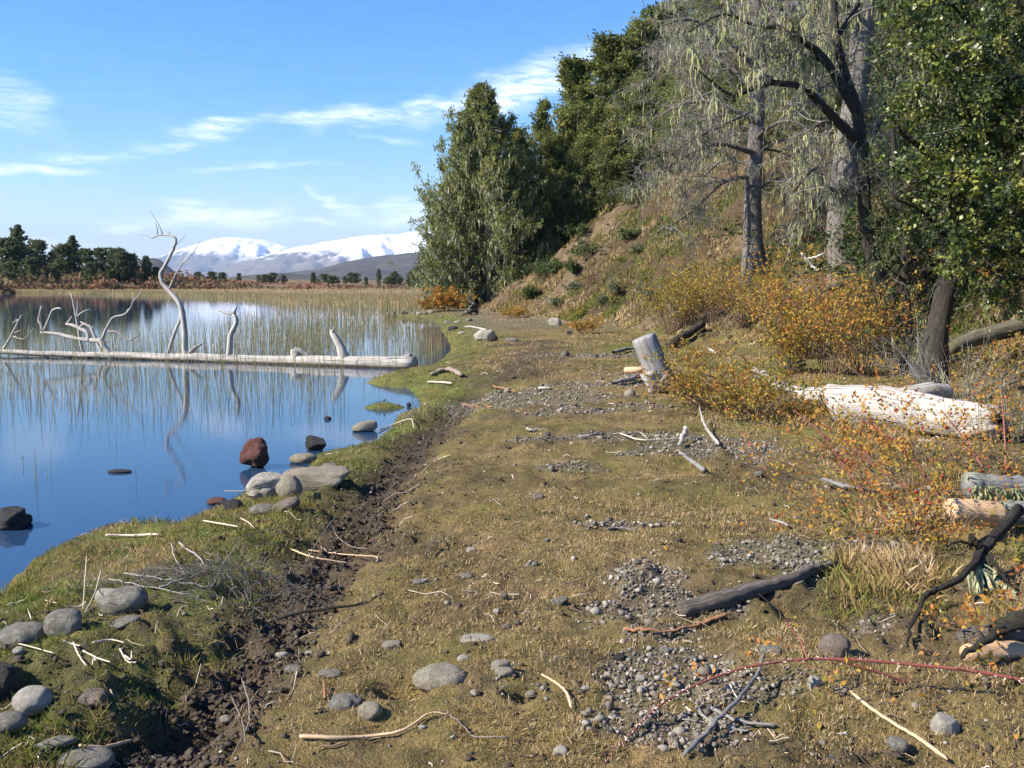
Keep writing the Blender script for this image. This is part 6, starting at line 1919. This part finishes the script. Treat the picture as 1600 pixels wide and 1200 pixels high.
def tuft_fn(x, y):
    s, tr, mud, gr, hd = masks(x, y)
    left = sstep(.05, -.4, x - np.interp(y, [p[1] for p in TRENCH], [p[0] for p in TRENCH])) * (y < 17)
    right = sstep(1.3, 3.0, x) * (y < 13)
    c = sstep(.58, .66, fbm(x, y, 3.2, 3, 66))
    ch = c * (.5 * left + 1.0 * right * sstep(.4, .55, fbm(x, y, .9, 3, 67))) * (1 - mud) * (1 - gr) * (s > .05)
    uu = x / np.maximum(y, 1)
    thick = sstep(.30, .36, uu) * sstep(.47, .41, uu) * sstep(6.6, 5.6, y) * sstep(4.0, 4.7, y) * sstep(.42, .56, fbm(x, y, 1.7, 3, 69))
    ch = np.maximum(ch, thick * .9 * (s > .05))
    return ch, .8 + .6 * right + .7 * thick, .36 + .3 * right + .26 * thick + (fbm(x, y, 2, 3, 68) - .5) * .9


blades('tall_grass', 330000, 2.6, 14, -.66, .70, tuft_fn, .075, .0016, 502)


def slope_fn(x, y):
    s, tr, mud, gr, hd = masks(x, y)
    c = fbm(x, y, .9, 4, 81)
    ch = (hd > .2) * sstep(.34, .56, c) * (hd < 16) * (1 - .7 * sstep(.55, .70, fbm(x, y, .35, 4, 54)))
    return ch, .8 + 0 * x, np.clip(.62 + (fbm(x, y, .6, 4, 82) - .5) * -2.2, .05, .9)


blades('slope_grass', 560000, 11, 56, -.06, .62, slope_fn, .10, .0022, 503)

g = Geo()
n = 2600
yy = np.exp(RNG.uniform(np.log(13), np.log(52), n)); xx = RNG.uniform(-.05, .6, n) * yy
hd = signed(xx, yy, HILL)
k_ = (hd > .1) & (hd < 16)
xx, yy = xx[k_], yy[k_]
n = len(xx)
a = RNG.random(n) * 2 * PI
L = np.minimum(RNG.lognormal(-1.3, .6, n), 1.4)
tq = np.linspace(-.5, .5, 5)
Q = np.empty((n, 5, 3))
Q[..., 0] = xx[:, None] + np.cos(a)[:, None] * L[:, None] * tq + RNG.normal(size=(n, 5)) * .03
Q[..., 1] = yy[:, None] + np.sin(a)[:, None] * L[:, None] * tq + RNG.normal(size=(n, 5)) * .03
Q[..., 2] = height(Q[..., 0], Q[..., 1]) + .02 + RNG.random((n, 5)) * .07
tubes(g, Q, RNG.uniform(.004, .012, n)[:, None] * np.linspace(1, .5, 5)[None], 4, RNG.random(n) ** 1.6, .2, False)
g.put('slope_litter', M['litter'])['kind'] = 'stuff'

# leaf litter under the right-hand bushes
g = Geo()
n = 5000
yy = np.exp(RNG.uniform(np.log(3), np.log(24), n)); xx = RNG.uniform(.12, .62, n) * yy
s, tr, mud, gr, hd = masks(xx, yy)
k_ = RNG.random(n) < (.15 + sstep(2.2, 4.5, xx)) * sstep(.4, .6, fbm(xx, yy, 1.2, 3, 95)) * (hd < 3)
xx, yy = xx[k_], yy[k_]
cards(g, np.stack([xx, yy, height(xx, yy) + .02], 1), .022 * (1 + yy * .04), 1.6, None, 1, .58, .3, (0, 0, 1), .5)
g.put('leaf_litter', M['autumn'])['kind'] = 'stuff'

# ------------------------------------------------------------------ thin blue air
hv = np.array([(x, y, z) for x in (-19500, 18000) for y in (-60, 15600) for z in (-60, 680)], float)
hf = [[0, 1, 3, 2], [4, 6, 7, 5], [0, 4, 5, 1], [2, 3, 7, 6], [0, 2, 6, 4], [1, 5, 7, 3]]
hm = bpy.data.materials.new('thin air')
hm.use_nodes = True
hm.node_tree.nodes.remove(hm.node_tree.nodes['Principled BSDF'])
pv = hm.node_tree.nodes.new('ShaderNodeVolumePrincipled')
pv.inputs['Color'].default_value = (.52, .72, 1.0, 1)
pv.inputs['Density'].default_value = 6.5e-5
pv.inputs['Anisotropy'].default_value = 0.0
hm.node_tree.links.new(pv.outputs[0], hm.node_tree.nodes['Material Output'].inputs['Volume'])
put('haze', mesh_np('haze', hv, hf), hm)['kind'] = 'stuff'
